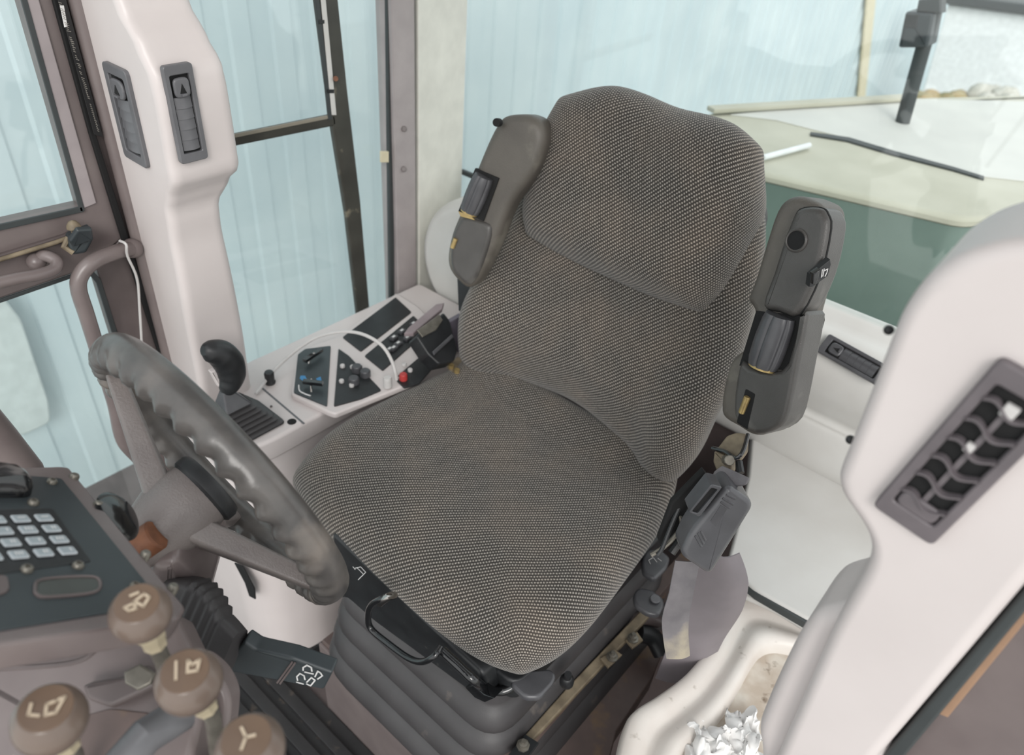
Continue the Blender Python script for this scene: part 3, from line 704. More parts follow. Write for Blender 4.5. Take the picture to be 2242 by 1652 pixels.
obj('paddle_button', cyl(P(1434, 1312, z=.322), P(1434, 1312, z=.322)+Z*.004, .009, 20, .001), VENT, pd3)
obj('tilt_symbol', lines2(FZ(.3455), [FZ(.3455).pl(l) for l in ([(1424, 1234), (1420, 1226), (1430, 1220), (1438, 1230)], [(1440, 1222), (1448, 1228)])], .001), WIRE, pd2)
obj('knob_head', lathe(P(1240, 1495, z=.27), P(1246, 1465, z=.33)-P(1240, 1495, z=.27), [(.010, 0), (.012, .004), (.012, .016), (.009, .024), (.006, .026), (.006, .04)], 12), BLACK, st)
# suspension bellows
R = []
n = 4; zt, zb = .270, .085
bp = lambda e: rrect(-.222-e, -.26-e, .168+e*.4, .236+e, .05+e, 6)
for i in range(n*8+1):
    t = i/(n*8); z = zt+(zb-zt)*t; ph = (i % 8)/8
    bul = .010*math.sin(ph*math.pi)**.6 if ph else 0
    e = .000+.066*t+bul*.9-.006
    R.append([V3((x, y, z)) for x, y in bp(e)])
R = [[V3((x, y, .315)) for x, y in bp(-.012)], [V3((x, y, .278)) for x, y in bp(-.008)]]+R
obj('suspension_bellows', rings(R), RUB, st, ang=60, label='black pleated rubber bellows')
# armrests
def armrest(side, fr, outline, hous, par):
    ar = obj('armrest', slab(fr, outline, .075, .016, 6), ARM, par)
    hs_ = obj('underside_housing', slab(fr.off(c=.010), hous, .05, .010, 5), ARMD, ar)
    return ar, hs_
fa = Fr((0, -.16, .47), (-1, 0, -.0), BU)
fa = Fr(fa.o, V3((-1, .25, 0)), BU)         # left armrest (nearer): turned slightly outward
out = fa.pl([(1772, 436), (1745, 428), (1718, 434), (1695, 462), (1672, 530), (1648, 610), (1632, 655), (1645, 678), (1645, 715), (1630, 758), (1596, 790), (1578, 850), (1574, 900), (1586, 920), (1612, 935), (1640, 952), (1668, 952), (1695, 930), (1715, 880), (1730, 780), (1750, 690), (1775, 600), (1795, 520), (1800, 470), (1792, 448)])
arL = obj('armrest', slab(fa, spl2(out, 3), .070, .014, 6), ARM, st, label='nearer armrest, folded up', wn=True)
fh = fa.off(c=.010)
hup = fh.pl([(1770, 452), (1748, 456), (1735, 470), (1712, 530), (1690, 600), (1668, 668), (1700, 682), (1745, 688), (1790, 600), (1812, 500), (1806, 468), (1795, 455)])
for nm_, hh_ in (('upper_seam', hup), ):
    hh2_ = spl2(hh_, 3); hh2_ = hh2_ if area(hh2_) > 0 else hh2_[::-1]
    obj(nm_, slab(fa.off(c=.0025), inset(hh2_, -.0008), .004, .001), DARK, arL)
hs_ = obj('underside_housing', slab(fh, spl2(hup, 3), .055, .010, 5), ARMD, arL)
hlow = fh.pl([(1622, 790), (1640, 805), (1690, 815), (1722, 795), (1748, 700), (1765, 690), (1745, 800), (1725, 900), (1705, 935), (1670, 950), (1640, 945), (1612, 925), (1604, 890), (1610, 830)])
hl_ = obj('lower_housing', slab(fh, spl2(hlow, 2), .055, .008, 4), ARMD, arL)
obj('recess', slabpx(fa.off(c=.001), [(1655, 680), (1752, 690), (1735, 812), (1618, 800)], .01, .001), DARK, arL)
hc = fh.w(*fh.px(1744, 526), -.001)
obj('screw_hole', lathe(hc, fh.n, [(.0165, -.002), (.0160, .0025), (.0140, .0042), (.0125, .0032), (.0125, .0018)], 28), ARMD, hs_)
obj('hole_bottom', lathe(hc, fh.n, [(.0127, .0005), (.0127, .0021), (0, .0021)], 28), DARK, hs_)
# fluted roller
def roller(fr, q0, q1, r, par, m=KNOBG):
    a, b = fr.w(*fr.px(*q0), .004), fr.w(*fr.px(*q1), .004); ax = (b-a); L = ax.length; ax.normalize(); N = fr.n; B = ax.cross(N)
    R = []
    for i in range(9):
        t = i/8; rr = r*(.92+.08*math.sin(math.pi*t)) if 0 < i < 8 else r*.86
        R.append([a+ax*(L*t)+(N*math.cos(q)+B*math.sin(q))*(rr*(1-.10*max(0, math.cos(6*q))**6)) for q in [2*math.pi*k/72 for k in range(72)]])
    o = obj('adjuster_roller', rings(R), m, par, ang=50)
    obj('roller_rim', lathe(b, ax, [(r*.8, -.001), (r*.8, .003), (0, .003)], 24), BRASS, o); return o
roller(fa, (1714, 690), (1674, 800), .0245, arL)
obj('brass_pin', cyl(fa.w(*fa.px(1648, 866), .013), fa.w(*fa.px(1632, 902), .010), .0048, 14, .001), BRASS, arL, label='brass pin')
obj('pin_slot', slabpx(fa.off(c=.0105), [(1632, 850), (1654, 862), (1636, 940), (1612, 925)], .004, .001, .003), DARK, arL)
# outer side of the armrest: switch and screw
tq = (fa.w(*fa.px(1796, 600), .0)-CP).dot(fwd)-.012
sn = (fa.n*.55-fa.u*0+V3((-.85, 0, 0))).normalized(); sn = (sn-fa.v*sn.dot(fa.v)).normalized()
fs = Fr(P(1796, 600, t=tq), fa.v.cross(sn), fa.v)
sb = obj('rocker_housing', slabpx(fs.off(c=.003), [(1772, 628), (1776, 602), (1818, 568), (1820, 578), (1813, 604), (1780, 628)], .010, .001), BLACK, arL, label='black rocker switch with white seat symbol')
obj('rocker', slabpx(fs.off(c=.008), [(1779, 622), (1782, 600), (1796, 590), (1793, 608), (1787, 624)], .010, .0015), GLOSSB, sb)
f9 = fs.off(c=.0032)
obj('seat_symbol', lines2(f9, [f9.pl(l) for l in ([(1800, 590), (1798, 606)], [(1804, 588), (1801, 604)], [(1806, 604), (1810, 596), (1812, 588), (1805, 592)])], .0011), INKW, sb)
f10 = fs.off(c=.0015)
obj('recess_oval', slab(f10, spl2(f10.pl([(1700, 925), (1697, 912), (1710, 890), (1720, 884), (1722, 895), (1708, 920)]), 3), .006, .0008), WIRE, arL)
obj('screw', cyl(f10.w(*f10.px(1707, 908), 0), f10.w(*f10.px(1707, 908), .003), .006, 14, .001), STEEL, arL)
# right armrest (farther)
fr_ = Fr((0, -.185, .47), (-1, -.25, 0), BU)
out = fr_.pl([(1130, 250), (1100, 255), (1082, 275), (1062, 315), (1040, 368), (1018, 420), (1003, 465), (985, 510), (975, 560), (980, 592), (1000, 618), (1022, 632), (1045, 610), (1080, 540), (1115, 450), (1165, 380), (1190, 310), (1182, 268), (1160, 252)])
arR = obj('armrest', slab(fr_, spl2(out, 3), .06, .018, 6), ARM, st, label='farther armrest, folded up')
frh = fr_.off(c=.004)
obj('recess', slabpx(frh, [(1040, 368), (1092, 390), (1058, 484), (1003, 462)], .01, .001), DARK, arR)
roller(frh, (1062, 385), (1030, 462), .020, arR)
obj('brass_link', slabpx(frh, [(1003, 462), (1030, 470), (1040, 482), (1008, 474)], .004, .001), BRASS, arR)
obj('brass_pin', cyl(P(998, 522, t=(frh.w(*frh.px(998, 522))-CP).dot(fwd)-.004), P(990, 542, t=(frh.w(*frh.px(990, 542))-CP).dot(fwd)-.004), .0045, 10), BRASS, arR)
obj('lower_housing', slab(fr_.off(c=.006), spl2(fr_.off(c=.006).pl([(1010, 478), (1050, 482), (1075, 500), (1060, 560), (1030, 622), (1005, 612), (985, 580), (988, 520)]), 3), .03, .010, 5), ARMD, arR)
obj('hole', cyl(frh.w(*frh.px(1093, 268), 0), frh.w(*frh.px(1093, 268), .012), .007, 14), DARK, arR)
obj('arm_bracket', slabpx(Fr((0, -.22, .47), -X, BU), [(1000, 610), (1032, 625), (1025, 690), (1003, 680)], .02, .003), BLACK, st)

# armrest bracket, webbing and buckle box on the near side
br = thing('belt_anchor', P(1600, 1000, x=-.27), 'dusty tan bracket with a bolt under the nearer armrest', 'bracket')
fk = Fr(P(1600, 1000, t=.99), P(1640, 1000, t=.97)-P(1560, 1000, t=1.01), P(1600, 960, t=1.0)-P(1600, 1040, t=.98))
if (CP-fk.o).dot(fk.n) < 0: fk = Fr(fk.o, -fk.u, fk.v)
obj('bracket_plate', slabpx(fk, [(1565, 985), (1590, 952), (1612, 945), (1632, 948), (1630, 985), (1615, 1005), (1580, 990)], .012, .004, .004), TAN, br)
obj('lower_plate', slabpx(fk, [(1563, 985), (1600, 1000), (1600, 1025), (1570, 1035), (1560, 1010)], .014, .003, .003), TAN, br)
obj('dark_edge', tube([fk.w(*fk.px(1565, 983), .006), fk.w(*fk.px(1595, 992), .008), fk.w(*fk.px(1618, 1006), .008), fk.w(*fk.px(1632, 990), .006), fk.w(*fk.px(1638, 950), .0)], .0028, 8, 4), GLOSSB, br)
obj('bolt', cyl(fk.w(*fk.px(1590, 1006), .0), fk.w(*fk.px(1610, 1014), .014), .007, 10, .001), STEEL, br, label='steel bolt')
obj('coil', tube([fk.w(*fk.px(1618, 1010), 0), fk.w(*fk.px(1622, 1035), 0)], .005, 8), BLACK, br)
wb = thing('seat_belt', P(1580, 1050, x=-.28), 'black seat belt buckle cover with grey webbing tucked in it, beside the seat', 'seat belt')
fw_ = Fr(P(1580, 1150, t=.965), P(1630, 1100, t=.965)-P(1530, 1200, t=.965)+V3((0, 0, 0)), V3((-.2, .35, 1)))
fw_ = Fr(P(1580, 1150, t=.955), RT, V3((.10, -.25, 1)))
if (CP-fw_.o).dot(fw_.n) < 0: fw_ = Fr(fw_.o, -fw_.u, fw_.v)
obj('buckle_cover', slab(fw_, rpoly(fw_.pl([(1512, 1165), (1596, 1062), (1654, 1104), (1556, 1262), (1488, 1216)]), .012, 6), .048, .007, 6), mat('buckle_plastic', s2l('5c5c5f'), .25, col2=s2l('505053'), bump=.05, bscale=300), wb)
fo = fw_.off(c=.006)
po_ = rpoly(fo.pl([(1508, 1122), (1558, 1060), (1582, 1066), (1532, 1132)]), .003, 3); pi_ = rpoly(fo.pl([(1515, 1120), (1558, 1068), (1572, 1072), (1528, 1124)]), .002, 3)
if area(po_) < 0: po_ = po_[::-1]; pi_ = pi_[::-1]
obj('cover_mouth', ringslab(fo, po_, pi_, .03, .02), KNOBG, wb); obj('mouth_inside', slab(fo.off(c=-.004), pi_, .004, .0005), DARK, wb)
for a in (((1590, 1082), (1610, 1092)), ((1582, 1090), (1606, 1104)), ((1578, 1098), (1598, 1112)), ((1534, 1162), (1545, 1182)), ((1528, 1166), (1541, 1190)), ((1522, 1172), (1536, 1196))):
    obj('cover_rib', tube([fw_.w(*fw_.px(*a[0]), -.0008), fw_.w(*fw_.px(*a[1]), -.0004)], .0018, 8), KNOBG, wb)

obj('embossed_panel', slabpx(fw_.off(c=.0006), [(1556, 1140), (1578, 1106), (1592, 1114), (1568, 1152)], .003, .0003), KNOBG, wb)
obj('webbing_flap', slabpx(fk.off(c=.012), [(1562, 1032), (1580, 1018), (1640, 1045), (1632, 1060), (1596, 1066), (1572, 1088), (1556, 1110), (1548, 1080)], .004, .0015, .003), WEB, wb)
def ribbon(pts, wds, wdir, th=.0022, cup=0, n=6):
    p = spl(pts, n, False); m = len(p); V = []; F = []; K = 8
    for i, q in enumerate(p):
        t = i/(m-1)*(len(wds)-1); k = min(int(t), len(wds)-2); wd = wds[k]+(wds[k+1]-wds[k])*(t-k)
        wn_ = wdir[k].lerp(wdir[k+1], t-k).normalized(); tg = (p[min(i+1, m-1)]-p[max(i-1, 0)]).normalized(); nr = tg.cross(wn_).normalized()
        if nr.dot(CP-q) < 0: nr = -nr
        top = [q+wn_*(wd*(a/K-.5))+nr*(th+cup*math.cos((a/K-.5)*math.pi)+cup*.12*math.cos(a/K*9)) for a in range(K+1)]
        bot = [v-nr*th for v in top]; V += top+bot[::-1]
    c = 2*(K+1)
    for i in range(m-1):
        for k in range(c): F.append((i*c+k, i*c+(k+1) % c, (i+1)*c+(k+1) % c, (i+1)*c+k))
    F += [tuple(range(c-1, -1, -1)), tuple(range((m-1)*c, m*c))]
    g = G(); g.add(V, F); return g
wdn = [RT.copy(), (RT+UP*.2), (RT-UP*.1), (RT+UP*.1)]
obj('hanging_webbing', ribbon([P(1505, 1225, t=1.02), P(1492, 1290, t=1.03), P(1478, 1360, t=1.05), P(1484, 1436, t=1.07)], [.034, .036, .038, .034], wdn, cup=.004), WEB, None, label='strip of dusty grey seat belt webbing hanging beside the seat base', cat='webbing')
for i, L_ in enumerate(([(1510, 1080), (1490, 1105), (1470, 1150), (1450, 1200), (1440, 1215)], [(1500, 1100), (1485, 1112), (1492, 1150), (1462, 1190), (1425, 1215)], [(1530, 1040), (1515, 1080), (1500, 1160), (1470, 1210)], [(1488, 1088), (1500, 1092), (1512, 1104)])):
    obj('cable', tube([P(x, y, t=1.02+.006*i) for x, y in L_], .0032 if i != 2 else .006, 8, 5), [BLACK, STEEL, BLACK, STEEL][i], None,
        label=['black cable curving down beside the seat cushion edge', 'thin grey cable kinked beside the seat cushion edge', 'thick black hose beside the buckle cover', 'short grey clip wire above the buckle cover'][i], cat='cable', group='cables beside the seat')
obj('dark_gap_fill', slabpx(Fr(P(1480, 1160, t=1.035), RT, V3((0, -.2, 1))), [(1470, 1100), (1540, 1030), (1556, 1050), (1510, 1110), (1480, 1180), (1450, 1210), (1440, 1180)], .012, .004), DARK, st)  # near-black plate added to imitate the dark gap behind the cables
# ================================================================== PEDESTAL
pdz = .20
pe = thing('seat_pedestal', (0, 0, -.1), 'grimy brown sheet metal seat pedestal under the rubber bellows', 'pedestal')
obj('pedestal_box', box(FZ(0), -.235, .205, -.40, .262, -.17, .075, .004), BROWNR, pe)
obj('side_plate', box(FZ(0), -.262, -.236, -.45, .30, -.17, .19, .003), BROWNR, pe)
obj('side_rail', slabpx(FZ(.205), [(1120, 1652), (1145, 1612), (1240, 1505), (1410, 1328), (1425, 1345), (1260, 1520), (1165, 1620), (1140, 1660)], .012, .003), TAN, pe, label='dusty tan top rail')
obj('front_strip', box(FZ(0), -.235, .205, .262, .268, -.165, .07, .001), BROWN, pe)
for pts, q in (([(1112, 1652), (1150, 1606), (1180, 1625), (1150, 1665)], (1145, 1632)), ([(1315, 1440), (1345, 1420), (1362, 1432), (1332, 1460)], (1340, 1438)), ([(1370, 1400), (1395, 1382), (1408, 1400), (1385, 1418)], (1385, 1398))):
    bq = obj('clamp_bracket', slabpx(FZ(.212), pts, .006, .001), TAN if q[0] > 1200 else BLACK, pe)
    c0 = P(*q, z=.212); obj('bolt_head', lathe(c0, Z, [(.011, 0), (.011, .003), (.0075, .0035), (.0075, .010), (.004, .011), (.004, .016), (0, .016)], 8), STEEL, bq)
obj('dirt_ledge', slabpx(FZ(.10), [(1180, 1660), (1400, 1360), (1460, 1400), (1430, 1480), (1350, 1600), (1330, 1680)], .05, .004), BROWNR, pe)
obj('hose', tube([P(1400, 1385, z=.17), P(1430, 1395, z=.16), P(1450, 1430, z=.14)], .018, 12, 4), BLACK, pe)
obj('hose', tube([P(1380, 1360, z=.18), P(1410, 1352, z=.19), P(1440, 1360, z=.17)], .013, 12, 4), BROWND, pe)

# ================================================================== FENDER TRAY (near side)
tr = thing('moulded_tray', (-.46, -.1, .2), 'scuffed off-white moulded plastic tray with a ridged edge beside the seat base', 'tray')
def respl(p, n):
    q = [V3((*a, 0)) for a in p]; q = spl(q, 8, False); L = [0]
    for a, b in zip(q, q[1:]): L.append(L[-1]+(b-a).length)
    out = []; k = 0
    for i in range(n):
        d = L[-1]*i/(n-1)
        while k < len(L)-2 and L[k+1] < d: k += 1
        out.append(q[k].lerp(q[k+1], (d-L[k])/max(1e-9, L[k+1]-L[k])))
    return out
ft = FZ(.30)
PO = respl(ft.pl([(2000, 1490), (1780, 1366), (1700, 1322), (1645, 1300), (1612, 1302), (1592, 1330), (1565, 1390), (1505, 1465), (1440, 1515), (1388, 1548), (1368, 1580), (1350, 1652), (1330, 1760), (1310, 1900)]), 90)
PI = respl(ft.pl([(2000, 1540), (1800, 1436), (1740, 1418), (1700, 1412), (1672, 1422), (1650, 1450), (1620, 1505), (1585, 1560), (1540, 1610), (1500, 1650), (1480, 1690), (1470, 1740), (1462, 1800), (1460, 1900)]), 90)
R = []
for s_1, z_ in ((.10, -.34), (.02, -.06), (0, -.03), (.012, -.014), (.04, -.004), (.09, 0), (.2, .001), (.34, -.002), (.42, -.008), (.50, -.010), (.58, -.006), (.68, .002), (.80, .004), (.90, .001), (.97, -.010), (1.0, -.024), (1.02, -.05)):
    R.append([ft.w(a.x+(b.x-a.x)*s_1, a.y+(b.y-a.y)*s_1, z_) for a, b in zip(PO, PI)])
g = G(); n_ = 90; g.add([v for r in R for v in r], [(i*n_+k, i*n_+k+1, (i+1)*n_+k+1, (i+1)*n_+k) for i in range(len(R)-1) for k in range(n_-1)])
obj('tray_shell', g, TRAY, tr, ang=60, wn=False)
f2 = FZ(.272)
rec = [(a.x, a.y) for a in PI]+[(-.75, -.35), (-.75, .25)]
g = G(); g.add([V3((a.x, a.y, .276)) for a in PI]+[V3((-.85, a.y, .276)) for a in PI], [(k, k+1, 91+k, 90+k) for k in range(89)])
obj('recess_floor', g, DIRTY, tr, label='dirty tray recess', wn=False)
obj('front_lip', tube([P(1625, 1300, z=.305), P(1700, 1334, z=.305), P(1765, 1372, z=.305), P(1800, 1392, z=.305)], .008, 12, 5), LIGHT2, tr)
# skirt panel between deck and tray
obj('seat_side_skirt', ribbon([P(1568, 1200, t=1.09), P(1578, 1262, t=1.12), P(1562, 1330, t=1.17), P(1525, 1400, t=1.24), P(1490, 1480, t=1.32)], [.07, .085, .09, .09, .09], [RT-UP*.2, RT-UP*.2, RT-UP*.1, RT, RT], cup=.014), mat('mauve_grey_skirt', s2l('857e82'), .6), None, label='mauve grey flexible skirt curving between the deck and the off-white tray', cat='skirt')

def crumple(name, pts, z, seed, hgt, label):
    fr = FZ(z); q = fr.pl(pts); xs = [a for a, b in q]; ys = [b for a, b in q]; N = 22
    import random as rd; rd.seed(seed); V = []; F = []
    x0, x1, y0, y1 = min(xs), max(xs), min(ys), max(ys)
    tl, tr_, br_, bl = [V3((*a, 0)) for a in q]
    for j in range(N+1):
        for i in range(N+1):
            u, v = i/N, j/N; p = tl.lerp(tr_, u).lerp(bl.lerp(br_, u), v)
            n1 = noise.noise(V3((u*4+seed, v*4, 0))); n2 = abs(noise.noise(V3((u*9, v*9+seed, 3)))); n3 = abs(noise.noise(V3((u*17, v*17+seed, 7))))
            m_ = min(u, 1-u, v, 1-v)*4; e = min(1, m_)
            p2_ = p+V3((noise.noise(V3((u*5, v*5, seed+9))), noise.noise(V3((u*5, v*5, seed+19))), 0))*.014
            V.append(fr.w(p2_.x, p2_.y, .002+hgt*(.25+.75*e)*(.6+.9*n1)+.016*n2))
    for j in range(N):
        for i in range(N): a = j*(N+1)+i; F.append((a, a+1, a+N+2, a+N+1))
    g = G(); g.add(V, F); o = obj(name, g, TISSUE, None, label=label, cat='tissue', group='crumpled tissues in the tray', ang=50, wn=False)
    s = o.modifiers.new('t', 'SOLIDIFY'); s.thickness = .0012
    return o
crumple('crumpled_tissue', [(1505, 1588), (1590, 1600), (1620, 1690), (1490, 1700)], .285, 2, .035, 'crumpled white tissue lying lowest left in the off-white tray')
crumple('crumpled_tissue', [(1585, 1568), (1655, 1562), (1665, 1680), (1600, 1690)], .285, 8, .03, 'crumpled white tissue against the near vent pillar, right of another')

# ================================================================== NEAR PILLAR
npil = thing('vent_pillar', (-.6, .2, .0), 'large blurred light mauve plastic pillar cover with one open slatted vent, nearest the camera on the right', 'pillar cover')
fn = FY(.24)
o1 = fn.pl([(2560, 520), (2380, 500), (2242, 525), (2170, 538), (2100, 560), (2040, 597), (2000, 640), (1968, 690), (1945, 745), (1900, 862), (1860, 965), (1834, 1030), (1830, 1060), (1842, 1095), (1880, 1150), (1899, 1195), (1893, 1240), (1862, 1300), (1828, 1360), (1800, 1420), (1740, 1560), (1700, 1652), (1660, 1760), (1800, 1800), (1925, 1660), (2242, 1290), (2600, 850)])
obj('pillar_shell', slab(fn, spl2(o1, 3), .11, .012, 6), LIGHT, npil)
obj('upper_column', slab(FY(.236), rrect(.592, 1.12, .664, 1.82, .012), .10, .010, 5), LIGHT, npil)
f22 = FY(.222)
o2 = f22.pl([(1990, 1270), (1880, 1300), (1840, 1330), (1795, 1342), (1770, 1358), (1740, 1402), (1700, 1482), (1668, 1556), (1655, 1600), (1662, 1660), (1660, 1800), (1900, 1800), (1960, 1500)])
obj('lower_shoulder', slab(f22, spl2(o2, 3), .09, .014, 6), LIGHT, npil)
f, L_, W_ = fr_quad([P(2130, 765, y=.242), P(2272, 822, y=.242), P(2115, 1236, y=.242), P(1962, 1115, y=.242)])
vent(npil, f, L_, W_, 'open', VENTF, VENTF, 6, label='open slatted vent')
for q in ((1946, 722), (1862, 962)): obj('side_clip', ball(P(*q, y=.19), .0038), BLACK, npil)
dp = thing('door_2', (-.68, .25, .5), None, None, kind='structure')
fp = FY(.21)
obj('door_post', slabpx(fp, [(1950, 1652), (2242, 1310), (2600, 900), (2900, 1500), (2500, 2200), (1900, 1800)], .05, .004), BROWN, dp)
obj('post_seal', slabpx(FY(.222), [(1905, 1690), (2242, 1292), (2600, 852), (2630, 870), (2262, 1320), (1945, 1700)], .02, .003), SEAL, dp)
obj('rust_streak', slabpx(FY(.2115), [(2050, 1560), (2242, 1322), (2262, 1340), (2075, 1570)], .0012, .0004), mat('rust_stain', s2l('a5846b'), .6), dp)

# ================================================================== STEERING WHEEL
swc = thing('steering_wheel', P(380, 1120, t=.80), 'worn dark grey three-spoke steering wheel with finger grips', 'steering wheel')
A_, B_ = P(248, 795, t=.85), P(722, 1282, t=.85)
cen = (A_+B_)/2; Rw = (B_-A_).length/2
uu_ = (B_-A_).normalized()
nn = V3((-.05, -.9326, .3573)).normalized()       # towards the driver
vv_ = nn.cross(uu_).normalized(); nn = uu_.cross(vv_).normalized()
til = math.radians(6.5)
vd = (cen-CP).normalized()
if vv_.dot(vd) > 0: vv_ = -vv_
vv_, nn = vv_*math.cos(til)+nn*math.sin(til)*1, nn*math.cos(til)-vv_*math.sin(til)
if nn.y > 0: nn = -nn
N = 288; R = []; seg = 20
for i in range(N):
    a = 2*math.pi*i/N; rd_ = uu_*math.cos(a)+vv_*math.sin(a); p = cen+rd_*Rw
    wv = .0034*math.cos(a*40)
    row = []
    for k in range(seg):
        q = 2*math.pi*k/seg; ro, ax = math.cos(q), math.sin(q)
        r1 = .0190
        bump_ = wv*max(0, -ax)**3
        row.append(p+rd_*(ro*(r1+bump_))+nn*(ax*(r1*1.08+bump_)))
    R.append(row)
obj('rim', rings(R, closed=True), WHEEL, swc, ang=70)
hubc = P(392, 1118, t=.815)
axd = -nn
hb_ = [(r*.86, h) for r, h in [(.0, -.045), (.028, -.043), (.034, -.034), (.045, -.03), (.05, -.01), (.048, .015), (.036, .045), (.028, .065), (.0, .066)]]
obj('hub', lathe(hubc, axd, hb_, 32), SPOKE, swc)
obj('hub_cap', lathe(hubc-axd*.034, axd, [(0, -.012), (.040, -.011), (.043, -.006), (.043, .004), (.036, .010)], 36), BLACK, swc, label='black centre cap')
for ang_ in (math.pi+.04, -.05, -math.pi/2+.1):
    rd_ = uu_*math.cos(ang_)+vv_*math.sin(ang_); tp = cen+rd_*(Rw-.004)-nn*.004
    s0 = hubc+rd_*.012+axd*.01; s0 = hubc+axd*.012; path = [s0, s0.lerp(tp, .3), s0.lerp(tp, .65), tp]
    sd = axd.cross(rd_).normalized(); pts = spl(path, 6, False); R = []
    for i, p in enumerate(pts):
        t = i/(len(pts)-1); wd = .030*(1-t)+.0175*t+.012*max(0, .25-t)*4*.5; th = .017*(1-t)+.009*t
        tg = (pts[min(i+1, len(pts)-1)]-pts[max(i-1, 0)]).normalized(); nr = tg.cross(sd).normalized()
        R.append([p+sd*(x*wd)+nr*(y*th) for x, y in rrect(-1, -1, 1, 1, .45, 4)])
    obj('spoke', rings(R), SPOKE, swc, ang=50)
clm = thing('steering_column', P(330, 1190, t=.85), 'rusty steering shaft and brown column cowl between wheel and dash', 'steering column')
obj('rusty_shaft', cyl(P(345, 1168, t=.765), P(262, 1225, t=.765), .0165, 20, .002), RUST, clm, label='orange rusty shaft')
obj('shaft_collar', cyl(P(318, 1212, t=.80), P(306, 1222, t=.80), .009, 12, .002), STEEL, clm)
# cowl below the wheel
fco = Fr(P(440, 1330, t=.86), RT, V3((0, .3, 1)))
obj('column_cowl', slab(fco, rpoly(fco.pl([(328, 1238), (380, 1232), (455, 1305), (448, 1345), (400, 1400), (350, 1400), (325, 1330)]), .01), .10, .012), BROWN, clm)

# ---- stalk with boot
tn = thing('indicator_stalk', P(560, 1440, t=.8), 'flat black column stalk with white printed lamp and arrow symbols', 'stalk')
fst = Fr(P(600, 1445, t=.785), P(720, 1495, t=.785)-P(500, 1420, t=.785), V3((-.3, -.2, 1)))
if (CP-fst.o).dot(fst.n) < 0: fst = Fr(fst.o, -fst.u, fst.v)
obj('stalk_arm', slabpx(fst, [(482, 1458), (535, 1405), (560, 1422), (640, 1440), (728, 1472), (708, 1510), (620, 1492), (490, 1468)], .018, .003, .003), PANELB, tn)
f3 = fst.off(c=.0008)
def pxl(fr, L): return [fr.pl(l) for l in L]
sy = pxl(f3, [[(652, 1488), (650, 1480), (657, 1473), (666, 1478), (668, 1486)], [(664, 1466), (664, 1460), (672, 1455), (682, 1460), (683, 1468)],
              [(672, 1492), (682, 1482), (690, 1488), (680, 1500), (672, 1496)], [(690, 1480), (696, 1468), (702, 1472), (706, 1478), (696, 1485)], [(650, 1492), (664, 1496)], [(668, 1470), (686, 1474)]])
obj('printed_symbols', lines2(f3, sy, .0014), INKW, tn)
obj('grip_bands', lines2(f3, pxl(f3, [[(608, 1492), (640, 1448)], [(614, 1494), (646, 1450)]]), .002, .0015), BROWND, tn)
R = []
bd_ = Fr(P(450, 1390, t=.80), P(545, 1440, t=.79)-P(400, 1360, t=.81), P(400, 1440, t=.80)-P(470, 1340, t=.80))
for i in range(41):
    t = i/40; a = -.052+t*.095; wv = .0013*math.cos(i/4*2*math.pi) if .25 < t < .8 else 0
    hw2 = .044+.012*math.sin(min(1, t*1.3)*math.pi)-.016*t*t+wv; hh2 = .022-.008*t+wv
    c = bd_.w(a, 0, -.012); R.append([c+bd_.v*x+bd_.n*y for x, y in rrect(-hw2, -hh2, hw2, hh2, .01)])
obj('pleated_boot', rings(R), RUB, tn, ang=70)

# ================================================================== INSTRUMENT PANEL
ia = math.radians(36)
fip = Fr(P(260, 1180, t=.65), -X, (0, -math.cos(ia), -math.sin(ia)))
if fip.n.z < 0: fip = Fr(fip.o, fip.u, -fip.v)
ip = thing('instrument_panel', P(150, 1250, t=.68), 'dark instrument panel with a silver keypad in a brown metal housing', 'instrument panel')
face = [(-250, 1010), (0, 1030), (133, 1024), (150, 1030), (395, 1325), (370, 1340), (0, 1398), (-250, 1440)]
obj('housing', slab(fip, rpoly(fip.pl([(-260, 1005), (0, 1024), (132, 1019), (152, 1022), (408, 1330), (392, 1352), (0, 1410), (-260, 1450)]), .004), .022, .003), BROWN, ip)
fpf = fip.off(c=.0015)
pf = obj('panel_face', slab(fpf, rpoly(fpf.pl([(-250, 1030), (0, 1035), (135, 1046), (350, 1310), (330, 1325), (0, 1378), (-250, 1420)]), .003), .003, .0008), PANELB, ip)
fk2 = fip.off(c=.0022)
kp_ = obj('keypad', slab(fk2, rpoly(fk2.pl([(-120, 1118), (115, 1112), (200, 1228), (-20, 1258)]), .002), .002, .0005), BLACK, pf)
fk3 = fip.off(c=.003)
o0 = V3((*fk3.px(96, 1134), 0)); cR = (V3((*fk3.px(134, 1206), 0))-o0)/3*1.0
cC = V3((*fk3.px(45, 1136), 0))-o0
cR = (V3((*fk3.px(147, 1206), 0))-o0)/3
ku = Fr(fk3.w(o0.x, o0.y), fk3.u*cC.x+fk3.v*cC.y, fk3.n.cross(fk3.u*cC.x+fk3.v*cC.y))
